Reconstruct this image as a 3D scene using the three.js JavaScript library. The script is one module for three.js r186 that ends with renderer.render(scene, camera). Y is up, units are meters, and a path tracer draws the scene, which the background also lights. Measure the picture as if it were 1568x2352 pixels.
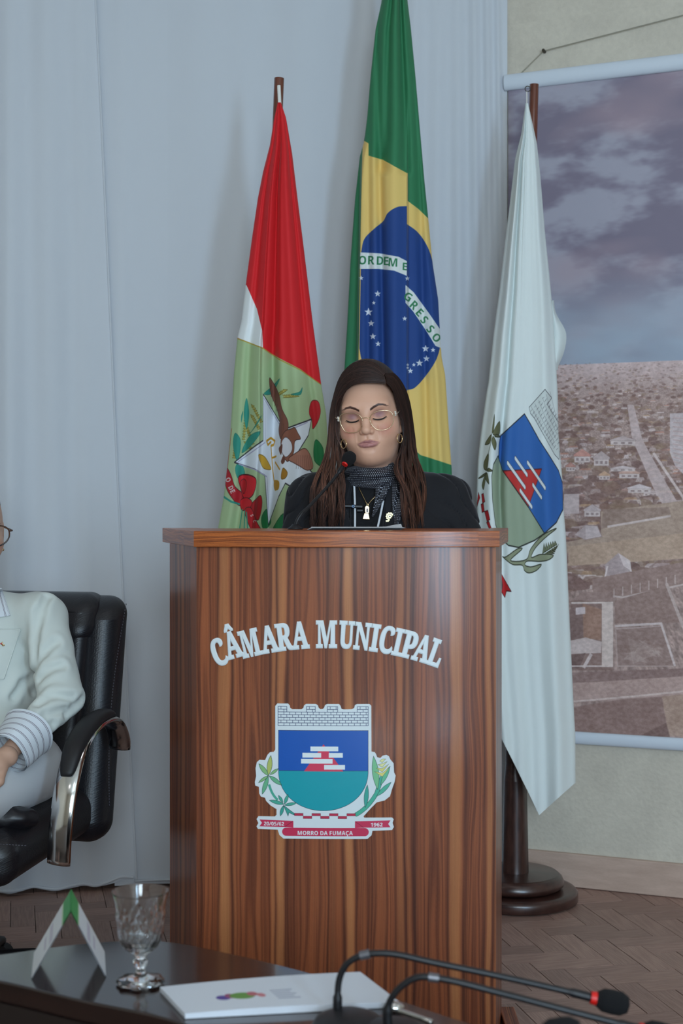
import * as THREE from 'three';
import { RoundedBoxGeometry } from 'three/addons/geometries/RoundedBoxGeometry.js';
import { mergeGeometries, mergeVertices } from 'three/addons/utils/BufferGeometryUtils.js';
import { TessellateModifier } from 'three/addons/modifiers/TessellateModifier.js';
import { RectAreaLightUniformsLib } from 'three/addons/lights/RectAreaLightUniformsLib.js';
import { FontLoader } from 'three/addons/loaders/FontLoader.js';
import { createNoise2D, createNoise3D } from 'simplex-noise';

// ---------------------------------------------------------------- camera, lights, exposure
const scene = new THREE.Scene();
scene.background = new THREE.Color(0x05060a);
const F = 3267, CAM_Y = 1.2, HORIZON = 1165;
const camera = new THREE.PerspectiveCamera(2 * Math.atan(1176 / F) * 180 / Math.PI, 1568 / 2352, 0.05, 60);
camera.position.set(0, CAM_Y, 0);
camera.rotation.x = -Math.atan((1176 - HORIZON) / F);
camera.focus = 3.42;
camera.userData.fStop = 4.8;
const renderer = new THREE.WebGLRenderer({ antialias: true });
renderer.toneMapping = THREE.LinearToneMapping;
renderer.toneMappingExposure = 0.67;
renderer.shadowMap.enabled = true;
RectAreaLightUniformsLib.init();

const WINDOWS = [{ x: 2.06, z: 3.2, y0: 0.45, y1: 2.7, w: 0.5, power: 48, color: new THREE.Color(0.5, 0.75, 1.0) }, { x: 0.42, z: 3.2, y0: 1.25, y1: 2.85, w: 1.3, power: 28.5, color: new THREE.Color(0.72, 0.88, 1.0) }];   // a narrow clear window and a wide curtained one behind the viewer
const PANEL_LIGHTS = [[-1.9, -2.2], [0.15, -2.5], [1.7, -1.9], [-1.9, 0.9], [0.1, 0.9], [1.8, 0.9]];
const PANEL_POWER = 1.3, PANEL_COLOR = new THREE.Color(1.0, 0.95, 0.95), CEILING = 3.6;

for (const w of WINDOWS) {
  const l = new THREE.RectAreaLight(w.color, w.power, w.w, w.y1 - w.y0);
  l.name = 'window_daylight';
  l.position.set(w.x, (w.y0 + w.y1) / 2, w.z - 0.03);
  l.lookAt(w.x, (w.y0 + w.y1) / 2, -10);
  scene.add(l);
}
for (const [x, z] of PANEL_LIGHTS) {
  const l = new THREE.RectAreaLight(PANEL_COLOR, PANEL_POWER, 0.6, 0.6);
  l.name = 'ceiling_panel_glow';
  l.position.set(x, CEILING - 0.035, z);
  l.lookAt(x, 0, z);
  scene.add(l);
}

// ---------------------------------------------------------------- helpers
const V = (x, y, z) => new THREE.Vector3(x, y, z);
const P = (px, py, d) => V((px - 784) / F * d, CAM_Y - (py - HORIZON) / F * d, -d);   // a measured point of the place at depth d
let seed = 20240607;
const rnd = () => { seed |= 0; seed = seed + 0x6D2B79F5 | 0; let t = Math.imul(seed ^ seed >>> 15, 1 | seed); t = t + Math.imul(t ^ t >>> 7, 61 | t) ^ t; return ((t ^ t >>> 14) >>> 0) / 4294967296; };
const noise2 = createNoise2D(rnd), noise3 = createNoise3D(rnd);
const fbm = (x, y, o = 4) => { let s = 0, a = 0.5; for (let i = 0; i < o; i++, a *= 0.5, x *= 2.03, y *= 2.03) s += a * noise2(x + i * 17.3, y - i * 9.1); return s; };
const clamp = THREE.MathUtils.clamp, lerp = THREE.MathUtils.lerp, smooth = (a, b, x) => { const t = clamp((x - a) / (b - a), 0, 1); return t * t * (3 - 2 * t); };
const D2R = Math.PI / 180;
const used = new Map();
const numbered = (n) => { const k = used.get(n) ?? 0; used.set(n, k + 1); return k ? n + '_' + String(k).padStart(3, '0') : n; };
const std = (o) => new THREE.MeshPhysicalMaterial({ roughness: 0.6, ...o });
function mesh(name, geo, material, parent) { const m = new THREE.Mesh(geo, material); m.name = name; m.castShadow = m.receiveShadow = true; if (parent) parent.add(m); return m; }
function tag(o, label, category, group) { o.userData.label = label; o.userData.category = category; if (group) o.userData.group = group; return o; }
function thing(name, label, category, pos = V(0, 0, 0), group) { const o = new THREE.Group(); o.name = numbered(name); o.position.copy(pos); scene.add(o); return tag(o, label, category, group); }
function single(name, geo, material, label, category, group) { const m = mesh(numbered(name), geo, material, scene); return tag(m, label, category, group); }
function struct(name, geo, material) { const m = mesh(name, geo, material, scene); m.userData.kind = 'structure'; return m; }
function box(w, h, d, x = 0, y = 0, z = 0, r = 0) { const g = r ? new RoundedBoxGeometry(w, h, d, 2, r) : new THREE.BoxGeometry(w, h, d); g.translate(x, y, z); return g; }
function canvasTex(w, h, draw, srgb = true) { const c = document.createElement('canvas'); c.width = w; c.height = h; draw(c.getContext('2d'), w, h); const t = new THREE.CanvasTexture(c); if (srgb) t.colorSpace = THREE.SRGBColorSpace; t.wrapS = t.wrapT = THREE.RepeatWrapping; return t; }
function dataTex(w, h, fn, srgb = true) {
  const a = new Uint8Array(w * h * 4);
  for (let y = 0; y < h; y++) for (let x = 0; x < w; x++) { const c = fn(x / w, y / h), i = (y * w + x) * 4; a[i] = clamp(c[0], 0, 255); a[i + 1] = clamp(c[1], 0, 255); a[i + 2] = clamp(c[2], 0, 255); a[i + 3] = 255; }
  const t = new THREE.DataTexture(a, w, h); t.magFilter = THREE.LinearFilter; t.minFilter = THREE.LinearFilter; t.wrapS = t.wrapT = THREE.RepeatWrapping; if (srgb) t.colorSpace = THREE.SRGBColorSpace; t.needsUpdate = true; return t;
}
const weave = dataTex(128, 128, (u, v) => { const a = Math.sin(u * 128 * Math.PI / 2) * Math.cos(v * 128 * Math.PI / 2) * 40 + 128 + (rnd() - 0.5) * 50; return [a, a, a]; }, false);
const grainTex = dataTex(256, 256, () => { const a = 90 + rnd() * 110; return [a, a, a]; }, false);
const rep = (t, x, y) => { const c = t.clone(); c.repeat.set(x, y); c.needsUpdate = true; return c; };
// swept tube with a radius along its way, optional flattening (sx across, sy along the up vector) and round ends
function tube(pts, r, { seg = 24, rad = 8, up = V(0, 0, 1), sx = 1, sy = 1, closed = false, caps = true } = {}) {
  const curve = new THREE.CatmullRomCurve3(pts, closed, 'centripetal'), rf = typeof r === 'function' ? r : () => r, pos = [], uv = [], idx = [];
  let u = up.clone(), len = curve.getLength();
  for (let i = 0; i <= seg; i++) {
    const t = i / seg, p = curve.getPointAt(closed ? t % 1 : t), T = curve.getTangentAt(closed ? t % 1 : t);
    const a = V().crossVectors(T, u); if (a.lengthSq() < 1e-6) a.crossVectors(T, V(1, 0.2, 0)); a.normalize(); const b = V().crossVectors(a, T).normalize(); u = b;
    const R = rf(t);
    for (let j = 0; j <= rad; j++) { const q = j / rad * Math.PI * 2, c = Math.cos(q) * R * sx, s = Math.sin(q) * R * sy; pos.push(p.x + a.x * c + b.x * s, p.y + a.y * c + b.y * s, p.z + a.z * c + b.z * s); uv.push(j / rad, t * len); }
  }
  const w = rad + 1;
  for (let i = 0; i < seg; i++) for (let j = 0; j < rad; j++) { const k = i * w + j; idx.push(k, k + 1, k + w, k + 1, k + w + 1, k + w); }
  if (caps && !closed) for (const e of [0, 1]) { const p = curve.getPointAt(e), c = pos.length / 3; pos.push(p.x, p.y, p.z); uv.push(0.5, 0); const o = e * seg * w; for (let j = 0; j < rad; j++) e ? idx.push(o + j, o + j + 1, c) : idx.push(o + j + 1, o + j, c); }
  const g = new THREE.BufferGeometry(); g.setAttribute('position', new THREE.Float32BufferAttribute(pos, 3)); g.setAttribute('uv', new THREE.Float32BufferAttribute(uv, 2)); g.setIndex(idx); g.computeVertexNormals(); return g;
}
function lathe(pts, seg = 40) { return new THREE.LatheGeometry(pts.map(([r, y]) => new THREE.Vector2(r, y)), seg); }
function sheet(nx, ny, fn, uvf) {   // grid surface: fn(s,t) -> Vector3
  const pos = [], uv = [], idx = [];
  for (let j = 0; j <= ny; j++) for (let i = 0; i <= nx; i++) { const s = i / nx, t = j / ny, p = fn(s, t); pos.push(p.x, p.y, p.z); const q = uvf ? uvf(s, t, p) : [s, 1 - t]; uv.push(q[0], q[1]); }
  for (let j = 0; j < ny; j++) for (let i = 0; i < nx; i++) { const k = j * (nx + 1) + i; idx.push(k, k + nx + 1, k + 1, k + 1, k + nx + 1, k + nx + 2); }
  const g = new THREE.BufferGeometry(); g.setAttribute('position', new THREE.Float32BufferAttribute(pos, 3)); g.setAttribute('uv', new THREE.Float32BufferAttribute(uv, 2)); g.setIndex(idx); g.computeVertexNormals(); return g;
}
function merge(list) { const l = list.map((g) => { const q = g.index ? g.toNonIndexed() : g.clone(); for (const k of Object.keys(q.attributes)) if (!['position', 'normal', 'uv'].includes(k)) q.deleteAttribute(k); if (!q.attributes.uv) q.setAttribute('uv', new THREE.Float32BufferAttribute(new Float32Array(q.attributes.position.count * 2), 2)); return q; }); return mergeGeometries(l); }
function prism(outline, y0, y1, bevel = 0) {   // outline in plan: [x, depth]; extruded upright
  const s = new THREE.Shape(outline.map(([x, d]) => new THREE.Vector2(x, d)));
  const g = new THREE.ExtrudeGeometry(s, { depth: y1 - y0 - 2 * bevel, bevelEnabled: bevel > 0, bevelSize: bevel, bevelThickness: bevel, bevelOffset: -bevel, bevelSegments: 2, curveSegments: 8 });
  g.rotateX(-Math.PI / 2); g.translate(0, y0 + bevel, 0); return g;   // shape y -> -z = depth
}
// signed distances
const sdCap = (p, c) => { const ax = p.x - c.a.x, ay = p.y - c.a.y, az = p.z - c.a.z, h = clamp((ax * c.dx + ay * c.dy + az * c.dz) / c.l2, 0, 1); const qx = ax - c.dx * h, qy = ay - c.dy * h, qz = az - c.dz * h; return Math.sqrt(qx * qx + qy * qy + qz * qz) - (c.ra + (c.rb - c.ra) * h); };
const sdEll = (p, c) => { const x = p.x - c.c.x, y = p.y - c.c.y, z = p.z - c.c.z, k0 = Math.hypot(x / c.r.x, y / c.r.y, z / c.r.z), k1 = Math.hypot(x / (c.r.x * c.r.x), y / (c.r.y * c.r.y), z / (c.r.z * c.r.z)); return k0 < 1e-6 ? -Math.min(c.r.x, c.r.y, c.r.z) : k0 * (k0 - 1) / k1; };
const cap = (a, b, ra, rb = ra, k = 0.02, op = 1) => { const dx = b.x - a.x, dy = b.y - a.y, dz = b.z - a.z; return { f: sdCap, a, dx, dy, dz, l2: Math.max(1e-9, dx * dx + dy * dy + dz * dz), ra, rb, k, op }; };
const ell = (c, r, k = 0.02, op = 1) => ({ f: sdEll, c, r, k, op });
const smin = (a, b, k) => { const h = Math.max(k - Math.abs(a - b), 0) / k; return Math.min(a, b) - h * h * k * 0.25; };
const field = (list) => (p) => { let d = 1e3; for (const c of list) { const e = c.f(p, c); d = c.op > 0 ? smin(d, e, c.k) : -smin(-d, e, c.k); } return d; };
function nets(f, lo, hi, h) {   // naive surface nets, vertices pulled onto the surface
  const nx = Math.ceil((hi.x - lo.x) / h) + 1, ny = Math.ceil((hi.y - lo.y) / h) + 1, nz = Math.ceil((hi.z - lo.z) / h) + 1, g = new Float32Array(nx * ny * nz), p = V();
  for (let k = 0, i = 0; k < nz; k++) for (let j = 0; j < ny; j++) for (let q = 0; q < nx; q++, i++) { p.set(lo.x + q * h, lo.y + j * h, lo.z + k * h); g[i] = f(p); }
  const id = new Int32Array(nx * ny * nz).fill(-1), pos = [], idx = [], sx = 1, sy = nx, sz = nx * ny, off = [0, sx, sy, sx + sy, sz, sx + sz, sy + sz, sx + sy + sz];
  const E = []; for (let a = 0; a < 8; a++) for (const b of [1, 2, 4]) if (!(a & b)) E.push([a, a | b]);
  for (let k = 0; k < nz - 1; k++) for (let j = 0; j < ny - 1; j++) for (let q = 0; q < nx - 1; q++) {
    const o = q + j * sy + k * sz; let m = 0; for (let c = 0; c < 8; c++) if (g[o + off[c]] < 0) m |= 1 << c;
    if (m === 0 || m === 255) continue;
    let x = 0, y = 0, z = 0, n = 0;
    for (const [a, b] of E) { const fa = g[o + off[a]], fb = g[o + off[b]]; if ((fa < 0) === (fb < 0)) continue; const t = fa / (fa - fb); x += (a & 1) + ((b & 1) - (a & 1)) * t; y += ((a >> 1) & 1) + (((b >> 1) & 1) - ((a >> 1) & 1)) * t; z += (a >> 2) + ((b >> 2) - (a >> 2)) * t; n++; }
    id[o] = pos.length / 3; pos.push(lo.x + (q + x / n) * h, lo.y + (j + y / n) * h, lo.z + (k + z / n) * h);
  }
  const quad = (a, b, c, d, flip) => { if (a < 0 || b < 0 || c < 0 || d < 0) return; flip ? idx.push(a, b, c, a, c, d) : idx.push(a, c, b, a, d, c); };
  for (let k = 1; k < nz - 1; k++) for (let j = 1; j < ny - 1; j++) for (let q = 1; q < nx - 1; q++) {
    const o = q + j * sy + k * sz, s = g[o] < 0;
    if (s !== g[o + sx] < 0) quad(id[o], id[o - sy], id[o - sy - sz], id[o - sz], s);
    if (s !== g[o + sy] < 0) quad(id[o], id[o - sz], id[o - sz - sx], id[o - sx], s);
    if (s !== g[o + sz] < 0) quad(id[o], id[o - sx], id[o - sx - sy], id[o - sy], s);
  }
  const nor = new Float32Array(pos.length), e = h * 0.4, a = V();
  const grad = (x, y, z) => { const gx = f(a.set(x + e, y, z)) - f(a.set(x - e, y, z)), gy = f(a.set(x, y + e, z)) - f(a.set(x, y - e, z)), gz = f(a.set(x, y, z + e)) - f(a.set(x, y, z - e)), l = Math.hypot(gx, gy, gz) || 1; return [gx / l, gy / l, gz / l]; };
  for (let i = 0; i < pos.length; i += 3) {
    let n = grad(pos[i], pos[i + 1], pos[i + 2]); const d = clamp(f(a.set(pos[i], pos[i + 1], pos[i + 2])), -h * 0.6, h * 0.6);
    pos[i] -= n[0] * d; pos[i + 1] -= n[1] * d; pos[i + 2] -= n[2] * d; n = grad(pos[i], pos[i + 1], pos[i + 2]); nor.set(n, i);
  }
  const geo = new THREE.BufferGeometry(); geo.setAttribute('position', new THREE.Float32BufferAttribute(pos, 3)); geo.setAttribute('normal', new THREE.BufferAttribute(nor, 3)); geo.setIndex(idx);
  const uv = new Float32Array(pos.length / 3 * 2); for (let i = 0; i < uv.length / 2; i++) { uv[i * 2] = pos[i * 3] + pos[i * 3 + 2]; uv[i * 2 + 1] = pos[i * 3 + 1]; } geo.setAttribute('uv', new THREE.BufferAttribute(uv, 2));
  return geo;
}
function surfacePoint(f, px, py, d0 = 3.0, lift = 0.002) {   // where a measured direction meets a body
  const o = V(0, CAM_Y, 0), dir = P(px, py, 1).sub(o), n = dir.length(); dir.normalize(); let t = d0 * n; const p = V();
  for (let i = 0; i < 120; i++) { p.copy(o).addScaledVector(dir, t); const d = f(p); if (d < 0.0003) break; t += d * 0.8; }
  if (t > 4.2 * n) p.copy(o).addScaledVector(dir, 3.55 * n);
  return p.addScaledVector(dir, -lift).clone();
}
const gold = std({ color: new THREE.Color(0.72, 0.52, 0.28), metalness: 1, roughness: 0.25 }), chrome = std({ color: new THREE.Color(0.72, 0.71, 0.7), metalness: 1, roughness: 0.12 });
const blackPlastic = std({ color: 0x141216, roughness: 0.45 }), foamMat = std({ color: 0x121014, roughness: 1, bumpMap: rep(grainTex, 6, 6), bumpScale: 0.0015 }), redRing = std({ color: 0xd81c14, roughness: 0.4 });
// ---------------------------------------------------------------- the room
const wallPaint = dataTex(512, 512, (u, v) => { const n = fbm(u * 5, v * 5) * 9 + fbm(u * 40, v * 40, 2) * 5 + (rnd() - 0.5) * 5; return [210 + n, 200 + n, 184 + n * 0.9]; });
const plaster = dataTex(256, 256, (u, v) => { const a = 128 + fbm(u * 26, v * 26, 4) * 110; return [a, a, a]; }, false);
const paint = std({ map: wallPaint, bumpMap: rep(plaster, 2, 2), bumpScale: 0.0012, roughness: 0.7 });
const WA = [0.514, 4.588], WD = [0.9226, -0.3857];   // right wall: start in plan (x, depth) and direction
const wallAt = (s, y, off = 0) => V(WA[0] + WD[0] * s - 0.3857 * off, y, -(WA[1] + WD[1] * s - 0.9226 * off));   // off: metres into the room
function wallHit(px, py, off = 0) {   // (s, height) where a measured direction meets the right wall
  const kx = (px - 784) / F; // x = kx * d ; x = A0 + W0 s - .3857 off ; d = A1 + W1 s - .9226 off
  const s = (kx * (WA[1] - 0.9226 * off) - WA[0] + 0.3857 * off) / (WD[0] - kx * WD[1]), d = WA[1] + WD[1] * s - 0.9226 * off;
  return [s, CAM_Y - (py - HORIZON) / F * d];
}
function orient(m) { m.rotation.y = Math.atan2(0.3857, 0.9226) * -1; }   // local x along the wall, z into the room
const WALL_TURN = -Math.atan2(0.3857, 0.9226);
{
  const g = box(2.8, 3.85, 0.12, 1.1, 1.675, -0.06), uv = g.attributes.uv; for (let i = 0; i < uv.count; i++) uv.setXY(i, uv.getX(i) * 2.8, uv.getY(i) * 3.85);
  const m = struct('wall_right', g, paint); m.position.copy(wallAt(0, 0)); m.rotation.y = WALL_TURN;
}
struct('wall_back', box(3.9, 3.85, 0.12, -1.27, 1.675, -4.79), paint);
struct('wall_left', box(0.12, 3.85, 8.4, -3.26, 1.675, -0.7), paint);
struct('wall_side', box(0.12, 3.85, 7.3, 2.83, 1.675, -0.25), paint);
struct('ceiling', box(6.3, 0.12, 8.4, -0.2, CEILING + 0.06, -0.7), std({ color: 0xe6e2da, roughness: 0.8 }));
{   // the wall behind the viewer with its two windows
  const z = 3.26, pieces = [], cuts = [...WINDOWS].sort((a, b) => a.x - b.x); let from = -3.32;
  for (const w of cuts) { const x0 = w.x - w.w / 2, x1 = w.x + w.w / 2; pieces.push(box(x0 - from, 3.85, 0.12, (x0 + from) / 2, 1.675, z), box(w.w, w.y0 + 0.25, 0.12, w.x, (w.y0 - 0.25) / 2, z), box(w.w, CEILING - w.y1, 0.12, w.x, (CEILING + w.y1) / 2, z)); from = x1; }
  pieces.push(box(2.89 - from, 3.85, 0.12, (2.89 + from) / 2, 1.675, z));
  struct('wall_rear', merge(pieces), paint);
  WINDOWS.forEach((w, i) => {
    const h = w.y1 - w.y0, c = (w.y0 + w.y1) / 2, p = struct('window_' + (i + 1), box(w.w, h, 0.01, w.x, c, z), std({ color: 0xdfe8ee, roughness: 0.6, emissive: w.color, emissiveIntensity: 2.5 }));
    mesh('window_frame', merge([box(0.04, h, 0.06, w.x - w.w / 2 + 0.02, c, z), box(0.04, h, 0.06, w.x + w.w / 2 - 0.02, c, z), box(w.w - 0.08, 0.04, 0.06, w.x, w.y0 + 0.02, z), box(w.w - 0.08, 0.04, 0.06, w.x, w.y1 - 0.02, z)]), std({ color: 0xd8d8d4 }), p);
  });
}
const panelPlaces = ['over the seated woman', 'over the speaker', 'near the banner wall', 'behind the viewer on the left', 'behind the viewer in the middle', 'behind the viewer on the right'];
for (const [i, [x, z]] of PANEL_LIGHTS.entries()) {
  const t = thing('ceiling_light', 'square ceiling panel light ' + panelPlaces[i], 'light', V(x, CEILING - 0.03, z), 'ceiling panel lights');
  mesh('frame', merge([box(0.66, 0.03, 0.03, 0, 0.015, 0.315), box(0.66, 0.03, 0.03, 0, 0.015, -0.315), box(0.03, 0.03, 0.6, 0.315, 0.015, 0), box(0.03, 0.03, 0.6, -0.315, 0.015, 0)]), std({ color: 0xf0f0ee }), t);
  mesh('diffuser', box(0.6, 0.012, 0.6, 0, 0.012, 0), std({ color: 0xf4f2ee, emissive: PANEL_COLOR, emissiveIntensity: 1.5 }), t);
}
// floor: a raised platform laid with small parquet blocks, and the lower floor in front of it
struct('floor_lower', box(6.3, 0.1, 6.2, -0.2, -0.3, 0.3), std({ color: 0x5a4c44, roughness: 0.55 }));
{
  const fl = struct('floor', box(6.2, 0.24, 2.12, -0.25, -0.127, -3.79), std({ color: 0x241c19, roughness: 0.9 }));
  const tones = [], tex = [0, 1, 2].map((k) => dataTex(128, 256, (u, v) => { const n = fbm(u * 9 + k * 5, v * 1.6, 4) * 22 + fbm(u * 60 + k, v * 5, 2) * 10 + (rnd() - 0.5) * 8; return [162 + n, 130 + n, 118 + n * 0.9]; }));
  for (let k = 0; k < 6; k++) { const c = 0.86 + 0.05 * k; tones.push(std({ map: tex[k % 3], color: new THREE.Color(c, c * (0.985 + 0.01 * (k % 2)), c * 0.985), roughness: 0.42, bumpMap: grainTex, bumpScale: 0.0002 })); }
  const A = 13 * D2R, ca = Math.cos(A), sa = Math.sin(A), Wd = 0.07, Ln = 0.21, gap = 0.0016;
  const blocks = [0, 1].map((o) => { const g = o ? box(Ln - gap, 0.012, Wd - gap) : box(Wd - gap, 0.012, Ln - gap); const p = g.attributes.position, uv = g.attributes.uv; for (let i = 0; i < p.count; i++) { if (p.getY(i) > 0) { p.setX(i, p.getX(i) * 0.996); p.setZ(i, p.getZ(i) * 0.997); } o ? uv.setXY(i, p.getZ(i) / Wd + 0.5, p.getX(i) / Ln + 0.5) : uv.setXY(i, p.getX(i) / Wd + 0.5, p.getZ(i) / Ln + 0.5); } g.computeVertexNormals(); return g; });
  const rest = [], near = [];
  // herringbone on a grid of block widths: a block lies crosswise from cells with (x - z) mod 6 = 0, lengthwise from those with 5
  for (let gx = -60; gx < 60; gx++) for (let gz = -60; gz < 60; gz++) {
    const k = (((gx - gz) % 6) + 6) % 6; if (k !== 0 && k !== 5) continue;
    const o = k === 0 ? 1 : 0, bx = (gx + (o ? 1.5 : 0.5)) * Wd, bz = (gz + (o ? 0.5 : 1.5)) * Wd;
    const x = bx * ca + bz * sa, z = -3.7 + (-bx * sa + bz * ca) ;
    if (x < -3.1 || x > 2.5 || z > -2.82 || z < -4.68) continue;
    const d = -z, px = 784 + x * F / d, py = HORIZON + CAM_Y * F / d, inView = (px > 1120 && px < 1640 && py > 2000 && py < 2420) || (px > -60 && px < 420 && py > 2010 && py < 2235);
    (inView ? near : rest).push([x, z, o]);
  }
  const put = ([x, z, o], m) => { m.position.set(x, -0.0055 + rnd() * 0.0008, z); m.rotation.set((rnd() - 0.5) * 0.006, A, (rnd() - 0.5) * 0.006); return m; };
  near.slice(0, 300).forEach((q, i) => put(q, mesh(i ? 'plank_' + String(i).padStart(3, '0') : 'plank', blocks[q[2]], tones[Math.floor(rnd() * 6)], fl)));
  const all = rest.concat(near.slice(300));
  const dummy = new THREE.Object3D(), geos = all.map((q) => { put(q, dummy); dummy.updateMatrix(); return blocks[q[2]].clone().applyMatrix4(dummy.matrix); });
  const s = mesh('parquet', merge(geos), tones[2], fl); s.userData.kind = 'stuff';
  console.log('planks', near.length, all.length);
  struct('trim_1', box(6.2, 0.26, 0.03, -0.25, -0.125, -2.715), std({ color: 0x4a3a32, roughness: 0.5 }));
}
{   // skirting board of the right wall
  const b = struct('baseboard_right', box(2.75, 0.105, 0.018, 1.13, 0.0545, 0.009, 0.004), std({ map: dataTex(512, 64, (u, v) => { const n = fbm(u * 14, v * 3) * 14 + (rnd() - 0.5) * 6; return [196 + n, 168 + n, 152 + n]; }), roughness: 0.5 }));
  b.position.copy(wallAt(0, 0)); b.rotation.y = WALL_TURN;
}
// ---------------------------------------------------------------- curtains
const curtainMat = std({ color: 0xcfd2d8, roughness: 0.85, bumpMap: rep(weave, 60, 60), bumpScale: 0.0002, sheen: 0.2, sheenColor: new THREE.Color(0.9, 0.95, 1) });
const curtainDepth = (x) => x < -0.55 ? 4.5 + (x + 0.55) * 0.155 : 4.5 + (x + 0.55) * 0.06;
const foldA = [[-2.0, 0.07, 0.05], [-1.75, 0.08, 0.05], [-1.5, 0.07, 0.045], [-1.27, 0.08, 0.05], [-1.02, 0.04, 0.042], [-0.9, 0.05, 0.032], [-0.8, 0.03, 0.014]];
const foldB = [[-0.69, 0.03, 0.010], [-0.48, 0.07, 0.010], [-0.3, 0.05, 0.012], [-0.12, 0.06, 0.014], [0.06, 0.035, 0.02], [0.14, 0.03, 0.016], [0.22, 0.03, 0.022], [0.3, 0.028, 0.018], [0.375, 0.022, 0.022], [0.435, 0.018, 0.024], [0.48, 0.014, 0.02], [0.515, 0.01, 0.018]];
const curtainZ = (x, y, folds) => { let d = curtainDepth(x) + 0.008 * noise2(x * 3, y * 0.4); for (const [c, w, a] of folds) { const q = (x - c - (y - 1.5) * 0.012 * Math.sin(c * 9)) / w; d -= a * Math.exp(-q * q) * (0.75 + 0.25 * noise2(c * 7, y * 0.6)); } return d; };
const seamX = (y) => lerp(-0.652, -0.778, clamp((y + 0.0) / 2.8, 0, 1.3));
function curtainSheet(xa, xb, hem, folds, depthShift, top = 3.5) {
  const surf = (s, t, o) => { const y = lerp(top, hem(s), t), x = lerp(xa(y), xb(y), s); const d = curtainZ(x, y, folds) + depthShift + o; return V(x, y, -d); };
  return merge([sheet(260, 120, (s, t) => surf(s, t, 0), (s, t, p) => [p.x, p.y]), sheet(260, 60, (s, t) => surf(1 - s, t, 0.003), (s, t, p) => [p.x, p.y])]);
}
{
  const left = thing('curtain', 'wide white curtain panel behind the seated woman, left of the seam', 'curtain');
  const hemA = (s) => lerp(0.012, 0.012, s) + 0.004 * Math.sin(s * 90) + 0.004 * noise2(s * 25, 3) + 0.02 * smooth(0.93, 1, s);
  mesh('cloth', curtainSheet(() => -2.9, (y) => seamX(y) + 0.012, hemA, foldA, -0.012), curtainMat, left);
  mesh('hem', tube(Array.from({ length: 60 }, (_, i) => { const s = i / 59, y = hemA(s) + 0.006, x = lerp(-2.9, seamX(y), s); return V(x, y + 0.002 * Math.sin(i * 2.1), -(curtainZ(x, y, foldA) - 0.015)); }), 0.005, { seg: 240, rad: 6 }), curtainMat, left);
  mesh('side_seam', tube(Array.from({ length: 30 }, (_, i) => { const y = lerp(3.45, 0.03, i / 29), x = seamX(y) + 0.009; return V(x, y, -(curtainZ(x, y, foldA) - 0.0135)); }), 0.0035, { seg: 90, rad: 6 }), curtainMat, left);
  const right = thing('curtain', 'white curtain panel hanging behind the three flags, right of the seam', 'curtain');
  mesh('cloth', curtainSheet((y) => seamX(y) - 0.06, () => 0.532, () => 0.01, foldB, 0), curtainMat, right);
  mesh('hem', tube(Array.from({ length: 60 }, (_, i) => { const s = i / 59, x = lerp(seamX(0), 0.53, s); return V(x, 0.024, -(curtainZ(x, 0.02, foldB) - 0.003)); }), 0.004, { seg: 200, rad: 6, sy: 3 }), curtainMat, right);
  mesh('curtain_rail', tube([V(-2.95, 3.5, -4.45), V(0.55, 3.5, -4.5)], 0.014, { seg: 4 }), std({ color: 0x8a8580, metalness: 0.6, roughness: 0.4 }), right);
}
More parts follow.
